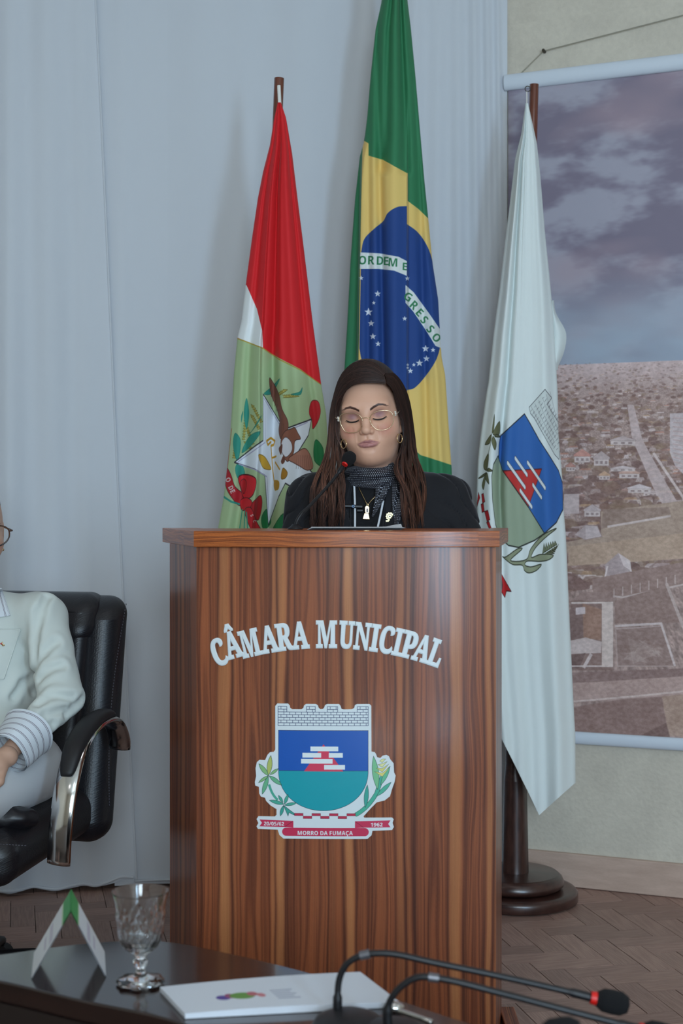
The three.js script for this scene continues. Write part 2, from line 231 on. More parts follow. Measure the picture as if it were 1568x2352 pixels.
// ---------------------------------------------------------------- printed banner on the right wall
{
  const off = 0.014, [sL] = wallHit(1166, 300, off), sR = sL + 1.75;
  const yTop = wallHit(1200, 204, off)[1], yBot = wallHit(1400, 1687, off)[1];
  const W = 1536, H = 1820, toX = (s) => (s - sL) / (sR - sL) * W, toY = (y) => (yTop - y) / (yTop - yBot) * H;
  const Q = (px, py) => { const [s, y] = wallHit(px, py, off); return [toX(s), toY(y)]; };
  const print = canvasTex(W, H, (c) => {
    const img = c.createImageData(W, H), hy = Q(1300, 838)[1];
    for (let y = 0; y < H; y++) for (let x = 0; x < W; x++) {
      const i = (y * W + x) * 4, v = y / hy; let col;
      if (y < hy) {
        const band = fbm(x * 0.0022 + 4, y * 0.0042, 5) + 0.25 * fbm(x * 0.008, y * 0.02, 3), t = smooth(-0.25, 0.4, band) , low = smooth(0.62, 0.92, v);
        const dark = [130, 120, 138], light = [170, 166, 180], pink = [176, 152, 162], k = fbm(x * 0.0016 + 9, y * 0.003 + 2, 3);
        const a = [0, 1, 2].map((q) => lerp(dark[q], light[q], t)), b = [0, 1, 2].map((q) => lerp(a[q], pink[q], clamp(k * 1.1, 0, 0.7)));
        col = [0, 1, 2].map((q) => lerp(b[q], [172, 186, 202][q], low * (0.75 + 0.25 * fbm(x * 0.004, y * 0.01, 2))));
      } else {
        const q = (y - hy) / (H - hy), sc = 0.012 / (0.25 + q * 1.2), n = fbm(x * sc * 6, (y - hy) * sc * 12, 4), m = fbm(x * 0.01, y * 0.02, 3);
        const haze = Math.max(smooth(0.12, 0, q), smooth(700, 1400, x) * smooth(0.75, 0.1, q) * 0.7), g = 150 + n * 52 + m * 20; col = [lerp(g, 194, haze), lerp(g * 0.89, 180, haze), lerp(g * 0.86, 182, haze)];
      }
      img.data[i] = col[0]; img.data[i + 1] = col[1]; img.data[i + 2] = col[2]; img.data[i + 3] = 255;
    }
    c.putImageData(img, 0, 0);
    const poly = (pts, fill, stroke, lw = 1) => { c.beginPath(); pts.forEach((p, i) => { const [x, y] = Q(p[0], p[1]); i ? c.lineTo(x, y) : c.moveTo(x, y); }); c.closePath(); if (fill) { c.fillStyle = fill; c.fill(); } if (stroke) { c.strokeStyle = stroke; c.lineWidth = lw; c.stroke(); } };
    const line = (pts, stroke, lw) => { c.beginPath(); pts.forEach((p, i) => { const [x, y] = Q(p[0], p[1]); i ? c.lineTo(x, y) : c.moveTo(x, y); }); c.strokeStyle = stroke; c.lineWidth = lw; c.stroke(); };
    // the town: trees and roofs, smaller towards the printed horizon
    const trees = ['#6a5450', '#765f55', '#5e4a48', '#82705e', '#6e5a56'], roofs = ['#bdb0b2', '#cdc4c8', '#a8938f', '#bd8878', '#a4847c', '#d6cecc', '#927c7a', '#bb9a74'];
    for (let i = 0; i < 4200; i++) {
      const q = Math.pow(i / 4200, 1.7), py = 840 + q * 500 + (rnd() - 0.5) * 14, px = 1180 + rnd() * 900, s = 2 + q * 20, hz = Math.min(0.9, Math.max(0, 0.75 - q * 6) + smooth(1420, 1720, px) * 0.55 * (1 - q * 0.5));
      c.globalAlpha = (0.9 - 0.6 * hz) * (0.55 + 0.45 * rnd());
      const [x, y] = Q(px, py);
      if (rnd() < 0.62) { c.fillStyle = trees[Math.floor(rnd() * 5)]; c.beginPath(); for (let k = 0; k < 11; k++) { const a = k / 11 * 6.283, r = s * (0.7 + rnd() * 0.7); c.lineTo(x + Math.cos(a) * r * 1.35, y + Math.sin(a) * r * 0.75); } c.fill(); }
      else { const w = s * (1.5 + rnd() * 1.8), f = roofs[Math.floor(rnd() * 8)]; c.fillStyle = f; c.beginPath(); c.moveTo(x, y); c.lineTo(x + w * 0.2, y - s * 0.45); c.lineTo(x + w * 0.85, y - s * 0.5); c.lineTo(x + w, y); c.fill(); c.fillStyle = rnd() < 0.6 ? '#d8d0d0' : '#b9a9a4'; c.fillRect(x + 1, y, w - 2, s * 0.5); if (s > 9) { c.fillStyle = '#85757a'; for (let k = 0; k < 3; k++) c.fillRect(x + w * (0.15 + 0.28 * k), y + s * 0.12, w * 0.12, s * 0.24); } }
    }
    c.globalAlpha = 1;
    poly([[1440, 930], [1455, 930], [1475, 1010], [1530, 1110], [1600, 1230], [1568, 1245], [1500, 1120], [1452, 1010]], 'rgba(196,184,186,0.85)');
    line([[1500, 1040], [1600, 1190]], 'rgba(222,214,214,0.8)', 7);
    poly([[1538, 950], [1568, 948], [1590, 950], [1590, 1110], [1550, 1070], [1538, 1040]], 'rgba(206,204,212,0.75)');
    for (let k = 0; k < 12; k++) line([[1545, 960 + k * 10], [1590, 962 + k * 11]], 'rgba(178,150,150,0.6)', 3);
    poly([[1380, 1175], [1568, 1150], [1700, 1150], [1700, 1230], [1300, 1270], [1300, 1245], [1380, 1230]], '#a39384'); poly([[1385, 1170], [1535, 1165], [1540, 1180], [1380, 1215]], '#8a7a70');
    line([[1395, 1210], [1540, 1185]], '#cbc2c0', 6);
    for (const [x, y, w, h, r] of [[1317, 1044, 40, 24, '#c08a80'], [1362, 1050, 38, 26, '#bcb2b4'], [1298, 1070, 24, 16, '#b5867c'], [1420, 1085, 50, 18, '#bf9f92'], [1374, 1090, 28, 16, '#c0a184'], [1400, 1010, 60, 16, '#b6acae'], [1340, 1170, 40, 22, '#b8b0b4'], [1400, 1075, 60, 10, '#d3ccd0'], [1440, 1120, 56, 16, '#cbc5ca']]) {
      poly([[x, y], [x + w * 0.5, y - h * 0.55], [x + w, y], [x + w, y + h * 0.2], [x, y + h * 0.2]], r, '#7d6c6a', 1); poly([[x + 2, y + h * 0.2], [x + w - 2, y + h * 0.2], [x + w - 2, y + h * 0.75], [x + 2, y + h * 0.75]], '#cdc6c6'); for (let k = 0; k < 3; k++) poly([[x + w * (0.15 + k * 0.28), y + h * 0.35], [x + w * (0.3 + k * 0.28), y + h * 0.35], [x + w * (0.3 + k * 0.28), y + h * 0.6], [x + w * (0.15 + k * 0.28), y + h * 0.6]], '#8d8082'); }
    poly([[1295, 1135], [1330, 1132], [1330, 1180], [1295, 1180]], '#bdb3b5'); poly([[1290, 1135], [1300, 1122], [1326, 1120], [1334, 1134]], '#6f5f60');
    poly([[1320, 1228], [1345, 1206], [1372, 1208], [1382, 1232], [1345, 1240]], '#c3bcc0', '#8a7c7c', 2); poly([[1320, 1228], [1345, 1206], [1345, 1240]], '#aba2a6');
    poly([[1305, 1255], [1568, 1225], [1700, 1215], [1700, 1275], [1305, 1300]], '#b09c88');
    poly([[1388, 1298], [1420, 1270], [1447, 1288], [1450, 1312], [1395, 1325]], '#a89ea2'); poly([[1420, 1270], [1447, 1288], [1450, 1312], [1432, 1300]], '#d6ced0'); line([[1390, 1325], [1395, 1300]], '#ded7d8', 5); line([[1450, 1315], [1440, 1284]], '#ded7d8', 5);
    poly([[1360, 1330], [1400, 1322], [1600, 1285], [1600, 1335], [1430, 1370], [1362, 1362]], '#8b7873'); line([[1362, 1362], [1430, 1372], [1600, 1336]], '#c4bab8', 5);
    for (let k = 0; k < 8; k++) line([[1410 + k * 20, 1373 - k * 4.5], [1410 + k * 20, 1352 - k * 4.5]], '#bdb2b0', 3);
    poly([[1310, 1380], [1405, 1360], [1410, 1540], [1310, 1540]], '#7c6a66'); poly([[1312, 1378], [1340, 1358], [1408, 1362], [1408, 1382]], '#8e7c78'); line([[1312, 1385], [1408, 1384]], '#d4ccc8', 5);
    poly([[1308, 1400], [1338, 1386], [1340, 1465], [1308, 1470]], '#70605e'); poly([[1338, 1386], [1382, 1400], [1380, 1470], [1340, 1465]], '#927566'); poly([[1322, 1396], [1344, 1394], [1344, 1410], [1322, 1412]], '#c9c2c6');
    poly([[1382, 1382], [1408, 1384], [1408, 1532], [1382, 1532]], '#cfc5c0'); poly([[1308, 1472], [1345, 1464], [1382, 1474], [1380, 1500], [1308, 1502]], '#c5bbba'); poly([[1310, 1505], [1345, 1500], [1330, 1535], [1310, 1535]], '#5d4d4c'); line([[1340, 1534], [1358, 1502]], '#cdc4c4', 9); line([[1308, 1530], [1382, 1530]], '#cfc7c6', 4);
    poly([[1412, 1380], [1530, 1345], [1560, 1430], [1412, 1432]], '#85736e'); poly([[1414, 1445], [1520, 1438], [1548, 1530], [1418, 1530]], '#84736f', '#a89a98', 3); line([[1412, 1438], [1518, 1432], [1550, 1530]], '#cbc3c4', 6); for (let k = 0; k < 26; k++) { c.globalAlpha = 0.35; poly([[1430 + rnd() * 90, 1460 + rnd() * 60], [1440 + rnd() * 90, 1458 + rnd() * 60], [1450 + rnd() * 80, 1470 + rnd() * 55]], rnd() < 0.4 ? '#b5a9a6' : '#77655f'); } c.globalAlpha = 1;
    line([[1530, 1340], [1600, 1520]], '#b6aba8', 8); poly([[1310, 1545], [1700, 1530], [1700, 1560], [1310, 1568]], '#7d6b69'); poly([[1310, 1570], [1700, 1545], [1700, 1600], [1310, 1612]], '#a8948f'); line([[1310, 1612], [1450, 1600], [1700, 1575]], '#c8bcb8', 5);
    c.filter = 'blur(0.8px)'; poly([[1312, 1625], [1440, 1605], [1520, 1600], [1535, 1690], [1312, 1700]], '#7e6a66'); poly([[1520, 1600], [1700, 1580], [1700, 1700], [1535, 1690]], '#a08c7e'); poly([[1470, 1690], [1530, 1660], [1540, 1700]], '#64524f'); c.filter = 'none';
    // printed photo texture over the drawn shapes
    const over = c.getImageData(0, 0, W, H); for (let y = Math.floor(hy); y < H; y++) for (let x = 0; x < W; x++) { const i = (y * W + x) * 4, n = fbm(x * 0.05, y * 0.07, 3) * 20 + fbm(x * 0.25, y * 0.25, 2) * 12 + fbm(x * 0.012, y * 0.015, 2) * 12, k = 0.16 + 0.5 * smooth(500, 1100, x) * smooth(H * 0.85, H * 0.5, y); for (let q = 0; q < 3; q++) over.data[i + q] = clamp(lerp(over.data[i + q], [184, 166, 164][q], k) + n + [24, 12, 8][q], 0, 255); } c.putImageData(over, 0, 0);
  });
  const t = thing('wall_banner', 'large printed aerial photo banner of a town hung from a nail on the wall', 'banner', wallAt(0, 0));
  t.rotation.y = WALL_TURN;
  const g = sheet(40, 40, (s, u) => V(lerp(sL, sR, s), lerp(yTop, yBot, u), off + 0.003 * Math.sin(s * 9) * Math.sin(u * 3)), (s, u) => [s, 1 - u]);
  mesh('print', g, std({ map: print, roughness: 0.55 }), t);
  mesh('backing', box(sR - sL, yTop - yBot, 0.004, (sL + sR) / 2, (yTop + yBot) / 2, off - 0.009), std({ color: 0xdddddd }), t);
  const rail = std({ color: 0xd9e0ea, roughness: 0.35 });
  const hTop = 0.026, topBar = new THREE.CylinderGeometry(hTop, hTop, sR - sL + 0.02, 20); topBar.rotateZ(Math.PI / 2); topBar.scale(1, 1, 0.6); topBar.translate((sL + sR) / 2, yTop + hTop * 0.9, 0.016); mesh('top_rail', topBar, rail, t);
  const lowBar = new THREE.CylinderGeometry(0.02, 0.02, sR - sL + 0.02, 20); lowBar.rotateZ(Math.PI / 2); lowBar.scale(1, 1, 0.6); lowBar.translate((sL + sR) / 2, yBot - 0.017, 0.015); mesh('bottom_rail', lowBar, rail, t);
  const [ns, ny] = wallHit(1248, 118, 0.012), cordMat = std({ color: 0x9a9484, roughness: 0.8 });
  const cordEnd = wallHit(1176, 190, 0.012);
  mesh('hanging_cord', merge([tube([V(cordEnd[0], cordEnd[1], 0.014), V(ns, ny, 0.012)], 0.0016, { seg: 4, rad: 5 }), tube([V(ns, ny, 0.012), V(lerp(ns, sR, 0.5), ny + 0.1, 0.012), V(sR - 0.1, ny + 0.16, 0.012)], 0.0018, { seg: 8, rad: 5 })]), cordMat, t);
  const nail = single('nail', (() => { const q = new THREE.CylinderGeometry(0.005, 0.005, 0.02, 10); q.rotateX(Math.PI / 2); q.rotateY(WALL_TURN); const p = wallAt(ns, ny, 0.01); q.translate(p.x, p.y, p.z); return q; })(), std({ color: 0x4a4238, metalness: 0.7, roughness: 0.5 }), 'small dark nail in the wall holding the banner cord', 'nail');
}
// ---------------------------------------------------------------- flag stands
const darkWood = (r, g, b, rough = 0.3) => std({ map: dataTex(128, 512, (u, v) => { const n = fbm(u * 10, v * 3, 4) * 18 + fbm(u * 50, v * 4, 2) * 8; return [r + n, g + n * 0.75, b + n * 0.65]; }), roughness: rough, clearcoat: 0.4, clearcoatRoughness: 0.25 });
const standWood = darkWood(62, 38, 32), poleWood = darkWood(104, 52, 34, 0.28);
function flagStand(base, top, label, flagless) {
  const t = thing('flag_stand', label, 'flag stand', base, 'wooden flag stands');
  mesh('base_disc', lathe([[0, 0], [0.178, 0], [0.19, 0.006], [0.19, 0.028], [0.184, 0.036], [0.17, 0.039], [0, 0.039]], 64), standWood, t);
  mesh('upper_disc', lathe([[0, 0.039], [0.134, 0.039], [0.146, 0.05], [0.148, 0.06], [0.142, 0.074], [0.13, 0.084], [0, 0.087]], 64), standWood, t);
  const post = new THREE.CylinderGeometry(0.03, 0.03, 0.2, 8, 1); post.rotateY(Math.PI / 8); post.scale(1.05, 1, 1.05); const low = new THREE.CylinderGeometry(0.036, 0.042, 0.28, 8); low.rotateY(Math.PI / 8); low.translate(0, 0.226, 0);
  const neck = new THREE.CylinderGeometry(0.03, 0.036, 0.06, 8); neck.rotateY(Math.PI / 8); neck.translate(0, 0.395, 0); post.translate(0, 0.52, 0);
  mesh('post', merge([low, neck, post]), standWood, t);
  const rel = top.clone().sub(base);
  mesh('pole', tube([V(0, 0.5, 0), rel.clone().lerp(V(0, 0.5, 0), 0.5), rel], 0.0138, { seg: 20, rad: 16 }), poleWood, t);
  return t;
}
const ring = (c, r, tr, axis) => { const g = new THREE.TorusGeometry(r, tr, 8, 24); if (axis) g.rotateY(axis); g.translate(c.x, c.y, c.z); return g; };
const POLE1 = P(641, 181, 4.02), POLE3 = P(1226, 195, 4.31), POLE2 = P(905, -300, 4.25);
const st1 = flagStand(V(-0.25, 0.0012, -4.0), POLE1, 'flag stand whose brown pole carries the red, white and green flag');
const st2 = flagStand(V(0.14, 0.0012, -4.29), POLE2, 'tall flag stand carrying the green, yellow and blue flag');
const st3 = flagStand(V(0.531, 0.0012, -4.345), POLE3, 'flag stand with round stepped base carrying the white flag');
const cordMat2 = std({ color: 0xe8e6e0, roughness: 0.7 });
mesh('halyard', tube([POLE1.clone().add(V(0, -0.025, 0.016)), P(642.5, 240, 3.98)].map((p) => p.sub(st1.position)), 0.003, { seg: 6, rad: 6, sx: 1.6 }), cordMat2, st1);
mesh('hook', ring(P(1211, 205, 4.3).sub(st3.position), 0.008, 0.0015), std({ color: 0x55504a, metalness: 0.8, roughness: 0.4 }), st3);
mesh('halyard', tube([P(1209, 212, 4.3), P(1209, 240, 4.28)].map((p) => p.sub(st3.position)), 0.0018, { seg: 4, rad: 6 }), cordMat2, st3);

// ---------------------------------------------------------------- flags: closed gathered cloth, print laid out in the cloth's own (across, down)
const along = (pts, y) => { if (y <= pts[0][1]) return pts[0][0]; for (let i = 1; i < pts.length; i++) if (y <= pts[i][1]) { const [x0, y0] = pts[i - 1], [x1, y1] = pts[i]; return lerp(x0, x1, (y - y0) / (y1 - y0)); } return pts[pts.length - 1][0]; };
const soft = (pts, closed = true) => new THREE.CatmullRomCurve3(pts.map(([x, y]) => V(x, y, 0)), closed, 'centripetal').getPoints(pts.length * 5).map((p) => [p.x, p.y]);   // rounded outline
function flag(name, label, o) {
  const { L, R, top, bottom, depth, thick, fold, draw, rough = 0.75 } = o, ym = bottom(0.5), TW = o.tw ?? 768, TH = o.th ?? 1536;
  const yOf = (s, t) => lerp(top, bottom(s), t), ref = Math.max(...[0, 0.25, 0.5, 0.75, 1].map(bottom));
  const tex = canvasTex(TW, TH, (c) => {
    const M = (px, py) => { const l = along(L, py), r = along(R, py); return [(px - l) / Math.max(1, r - l) * TW, (py - top) / (ref - top) * TH]; };
    const path = (pts, close = true) => { c.beginPath(); const n = pts.length; let first = true; for (let i = 0; i < (close ? n : n - 1); i++) { const a = pts[i], b = pts[(i + 1) % n]; for (let k = 0; k <= 6; k++) { const [x, y] = M(lerp(a[0], b[0], k / 6), lerp(a[1], b[1], k / 6)); first ? c.moveTo(x, y) : c.lineTo(x, y); first = false; } } if (close) c.closePath(); };
    draw({ c, M, TW, TH, fill: (pts, f, s, lw = 2) => { path(pts); if (f) { c.fillStyle = f; c.fill(); } if (s) { c.strokeStyle = s; c.lineWidth = lw; c.lineJoin = 'round'; c.stroke(); } }, line: (pts, s, lw) => { path(pts, false); c.strokeStyle = s; c.lineWidth = lw; c.lineCap = 'round'; c.lineJoin = 'round'; c.stroke(); },
      fillS: (pts, f, s, lw = 2) => { path(soft(pts)); if (f) { c.fillStyle = f; c.fill(); } if (s) { c.strokeStyle = s; c.lineWidth = lw; c.stroke(); } }, text: (str, px, py, size, rot, color) => { const [x, y] = M(px, py), l = along(L, py), r = along(R, py); c.save(); c.translate(x, y); c.scale(TW / (r - l), TH / (ref - top)); c.rotate(rot); c.fillStyle = color; c.font = 'bold ' + size + 'px sans-serif'; c.textAlign = 'center'; c.textBaseline = 'middle'; c.fillText(str, 0, 0); c.restore(); } });
  });
  tex.wrapS = tex.wrapT = THREE.ClampToEdgeWrapping;
  const NX = o.nx ?? 150, NY = o.ny ?? 200, prof = (s) => Math.pow(Math.max(0, 1 - (2 * s - 1) ** 2), 0.55);
  const front = (s, t) => { const y = yOf(s, t), px = lerp(along(L, y), along(R, y), s), q = smooth(0, 0.12, t) * 0.85 + 0.15; return P(px, y, depth - thick * prof(s) * q + 1.35 * fold(s, t, px, y) * q * Math.min(1, Math.min(s, 1 - s) * 14)); };
  const back = (s, t) => { const y = yOf(s, t), px = lerp(along(L, y), along(R, y), s), q = smooth(0, 0.12, t) * 0.85 + 0.15; const f = depth + thick * 0.7 * prof(s) * q + fold(1 - s, t * 0.9, px + 40, y) * 0.6 * q * Math.min(1, Math.min(s, 1 - s) * 14); const p = P(px, y, f); const a = P(px, y, depth); p.x = a.x; p.y = a.y; return p; };
  const uvf = (flip) => (s, t) => { const k = flip ? 1 - s : s; return [k, 1 - (yOf(k, t) - top) / (ref - top)]; };
  const g = mergeVertices(merge([sheet(NX, NY, front, uvf(false)), sheet(60, 80, (s, t) => back(1 - s, t), uvf(true))]));
  g.computeVertexNormals();
  return single(name, g, std({ map: tex, roughness: rough, bumpMap: rep(weave, 20, 50), bumpScale: 0.00015, sheen: 0.3, sheenColor: new THREE.Color(1, 1, 1), sheenRoughness: 0.5 }), label, 'flag', 'ceremonial flags on poles');
}
const ridge = (s, c, w) => Math.exp(-(((s - c) / w) ** 2)), step = (s, c, w) => smooth(c - w, c + w, s);
// red, white and green state flag
{
  const L = [[638, 236], [629, 274], [620, 333], [604, 395], [592, 456], [580, 537], [566, 640], [554, 740], [545, 776], [537, 859], [530, 978], [523, 1059], [514, 1140], [500, 1216], [488, 1400], [480, 1600]];
  const R = [[645, 236], [657, 272], [671, 354], [682, 446], [696, 558], [706, 640], [718, 740], [728, 814], [738, 887], [749, 953], [757, 1100], [766, 1300], [772, 1600]];
  flag('state_flag', 'red, white and green flag with a star and eagle, hanging left of the speaker', {
    L, R, top: 236, bottom: (s) => 1560 + 60 * Math.sin(s * 3.1), depth: 3.98, thick: 0.045,
    fold: (s, t, px, y) => { const w = 0.05, k = 0.6 + 0.7 * t; return k * (0.022 * ridge(s, 0.5 - 0.08 * t, w) - 0.012 * ridge(s, 0.34 - 0.05 * t, 0.08) + 0.016 * step(s, 0.31, 0.02) * (1 - step(s, 0.48, 0.1)) - 0.014 * ridge(s, 0.72, 0.13) + 0.012 * ridge(s, 0.16, 0.05) + 0.01 * ridge(s, 0.87, 0.04)) + 0.004 * Math.sin(s * 31 + t * 3) * t; },
    draw: ({ c, fill, fillS, line, text, TW, TH }) => {
      c.fillStyle = '#d81a22'; c.fillRect(0, 0, TW, TH);
      fill([[520, 655], [566, 655], [590, 710], [602, 760], [604, 800], [545, 776], [500, 770]], '#e9ecec');
      fill([[480, 772], [545, 777], [606, 802], [640, 822], [690, 848], [740, 886], [800, 900], [800, 1330], [470, 1250], [470, 800]], '#a9be90');
      line([[540, 776], [560, 783], [604, 800], [640, 825], [690, 850], [738, 884]], '#b0963c', 3);
      c.save(); c.globalAlpha = 0.8; fill([[470, 1400], [800, 1360], [800, 1700], [470, 1700]], '#e9ecec'); fill([[470, 1480], [800, 1440], [800, 1700], [470, 1700]], '#d81a22'); c.restore();
      // wheat and leaves
      for (const [x, y, a, l] of [[588, 950, -0.5, 46], [572, 1000, -0.35, 44], [562, 985, 0.1, 50], [540, 1030, 0.12, 44], [573, 1030, -0.7, 38], [645, 905, 1.0, 30], [668, 912, 1.5, 32], [585, 970, -0.5, 36]]) for (let k = 0; k < 8; k++) for (const sd of [-1, 1]) { const u = (k / 8 - 0.5) * l, X = x - Math.sin(a) * u * -1, Y = y + Math.cos(a) * u * -1; c.fillStyle = '#b8a84e'; fill([[X, Y], [X + Math.cos(a + sd * 0.7) * 5 * sd, Y + Math.sin(a + sd * 0.7) * 5 * sd - 3], [X + Math.sin(a) * 7, Y - Math.cos(a) * 7]], k % 2 ? '#b5a548' : '#c4b660', '#7c7434', 1.4); }
      for (const pts of [[[566, 985], [572, 950], [566, 915], [560, 950]], [[570, 1000], [590, 975], [600, 955], [578, 990]], [[554, 970], [558, 945], [554, 955]], [[545, 1060], [552, 1010], [540, 995], [535, 1020]], [[555, 1040], [575, 1000], [598, 992], [570, 1030]], [[606, 905], [625, 888], [642, 870], [622, 905]], [[668, 906], [688, 900], [694, 890], [690, 906]], [[550, 1060], [562, 1090], [548, 1100], [540, 1075]]]) fillS(pts, '#2f8f7e', '#1f6f60', 1.5);
      for (const pts of [[[725, 1010], [742, 1030], [738, 1070], [722, 1058]], [[600, 1190], [612, 1170], [622, 1200], [606, 1216]], [[622, 1230], [650, 1180], [655, 1225]]]) fillS(pts, '#1f7a44', '#14522e', 2);
      fillS([[712, 930], [718, 920], [730, 922], [736, 945], [728, 972], [718, 985], [716, 965], [710, 950]], '#c01822', '#5a1018', 2);
      // star
      fill([[604, 905], [640, 965], [655, 985], [715, 963], [708, 1000], [680, 1045], [730, 1100], [690, 1130], [655, 1110], [640, 1140], [616, 1206], [612, 1150], [608, 1092], [585, 1078], [538, 1062], [585, 1025], [604, 1012]], '#dfe3ea', '#2e2a34', 3.5);
      line([[606, 915], [640, 972], [655, 992], [706, 970]], '#a9a4bf', 3); line([[546, 1061], [590, 1030], [609, 1016], [608, 925]], '#a9a4bf', 3); line([[548, 1066], [588, 1080], [613, 1095], [618, 1190]], '#a9a4bf', 3);
      // eagle
      fillS([[619, 868], [628, 880], [640, 905], [648, 940], [660, 965], [662, 980], [655, 1000], [645, 1008], [640, 990], [642, 965], [634, 935], [622, 905]], '#7a4a3a', '#3a2018', 2); for (let k = 0; k < 9; k++) line([[623 + k * 3.4, 885 + k * 11], [618 + k * 4.2, 900 + k * 11]], '#4a2c22', 2);
      fillS([[655, 990], [668, 985], [676, 982], [684, 995], [690, 1008], [678, 1012], [674, 1040], [660, 1060], [648, 1040], [645, 1010]], '#8a5440', '#3a2018', 2); fillS([[648, 1012], [656, 1004], [668, 1015], [670, 1035], [656, 1050], [646, 1035]], '#d8d6dc', '#5a4a4a', 2);
      fillS([[662, 1055], [680, 1040], [700, 1030], [712, 1045], [718, 1075], [705, 1080], [690, 1072], [676, 1064]], '#a8705c', '#4a2820', 2); for (let k = 0; k < 8; k++) line([[682 + k * 4, 1046], [680 + k * 5, 1076]], '#6a4034', 2);
      fillS([[640, 1030], [648, 1020], [645, 1045]], '#6a3e30'); fillS([[645, 1060], [652, 1045], [654, 1060], [648, 1066]], '#6a3e30');
      // key
      line([[622, 1015], [615, 1022], [612, 1013], [622, 1006], [631, 1013], [628, 1022], [622, 1024], [624, 1050], [626, 1080], [632, 1125]], '#c08c1e', 6); fillS([[630, 1103], [640, 1105], [639, 1124], [631, 1126]], '#b98518'); fillS([[594, 1044], [606, 1048], [618, 1066], [622, 1078], [606, 1076], [598, 1062]], '#d0a030', '#8a6a18', 2); line([[624, 1052], [634, 1048]], '#c08c1e', 5); line([[632, 1062], [642, 1078]], '#c08c1e', 5); fillS([[650, 1075], [660, 1086], [655, 1098], [646, 1100]], '#a8751a', '#6a4a10', 2);
      // ribbon
      fillS([[521, 1075], [530, 1090], [540, 1118], [556, 1132], [566, 1142], [552, 1162], [530, 1140], [518, 1115]], '#b01c26', '#4a1014', 2); line([[532, 985], [526, 1040], [522, 1075]], '#b01c26', 3);
      fillS([[548, 1095], [565, 1090], [586, 1098], [588, 1112], [578, 1140], [562, 1146], [552, 1120]], '#d01f2a', '#4a1014', 3); fillS([[552, 1106], [560, 1100], [566, 1108], [560, 1134], [554, 1122]], '#b3161f', '#4a1014', 2); fillS([[586, 1148], [598, 1138], [602, 1155], [592, 1195], [580, 1180], [576, 1160]], '#a8141c', '#4a1014', 2); fillS([[552, 1150], [566, 1143], [578, 1152], [572, 1168], [556, 1172]], '#d01f2a', '#4a1014', 2);
      fillS([[562, 1170], [574, 1165], [590, 1200], [610, 1240], [592, 1240]], '#c01b26', '#4a1014', 2); for (const [a, b] of [[[556, 1172], [548, 1230]], [[562, 1175], [560, 1235]], [[566, 1178], [570, 1235]]]) line([a, b], '#3f9a82', 7); line([[512, 1140], [530, 1152], [550, 1158]], '#2f8f7e', 5);
      text('O', 524, 1102, 15, 1.1, '#d8c8c4'); text('DE', 532, 1124, 15, 1.05, '#d8c8c4'); text('S', 578, 1184, 9, 1.1, '#e4c8c4'); text('C', 584, 1197, 9, 1.1, '#e4c8c4');
    },
  });
}
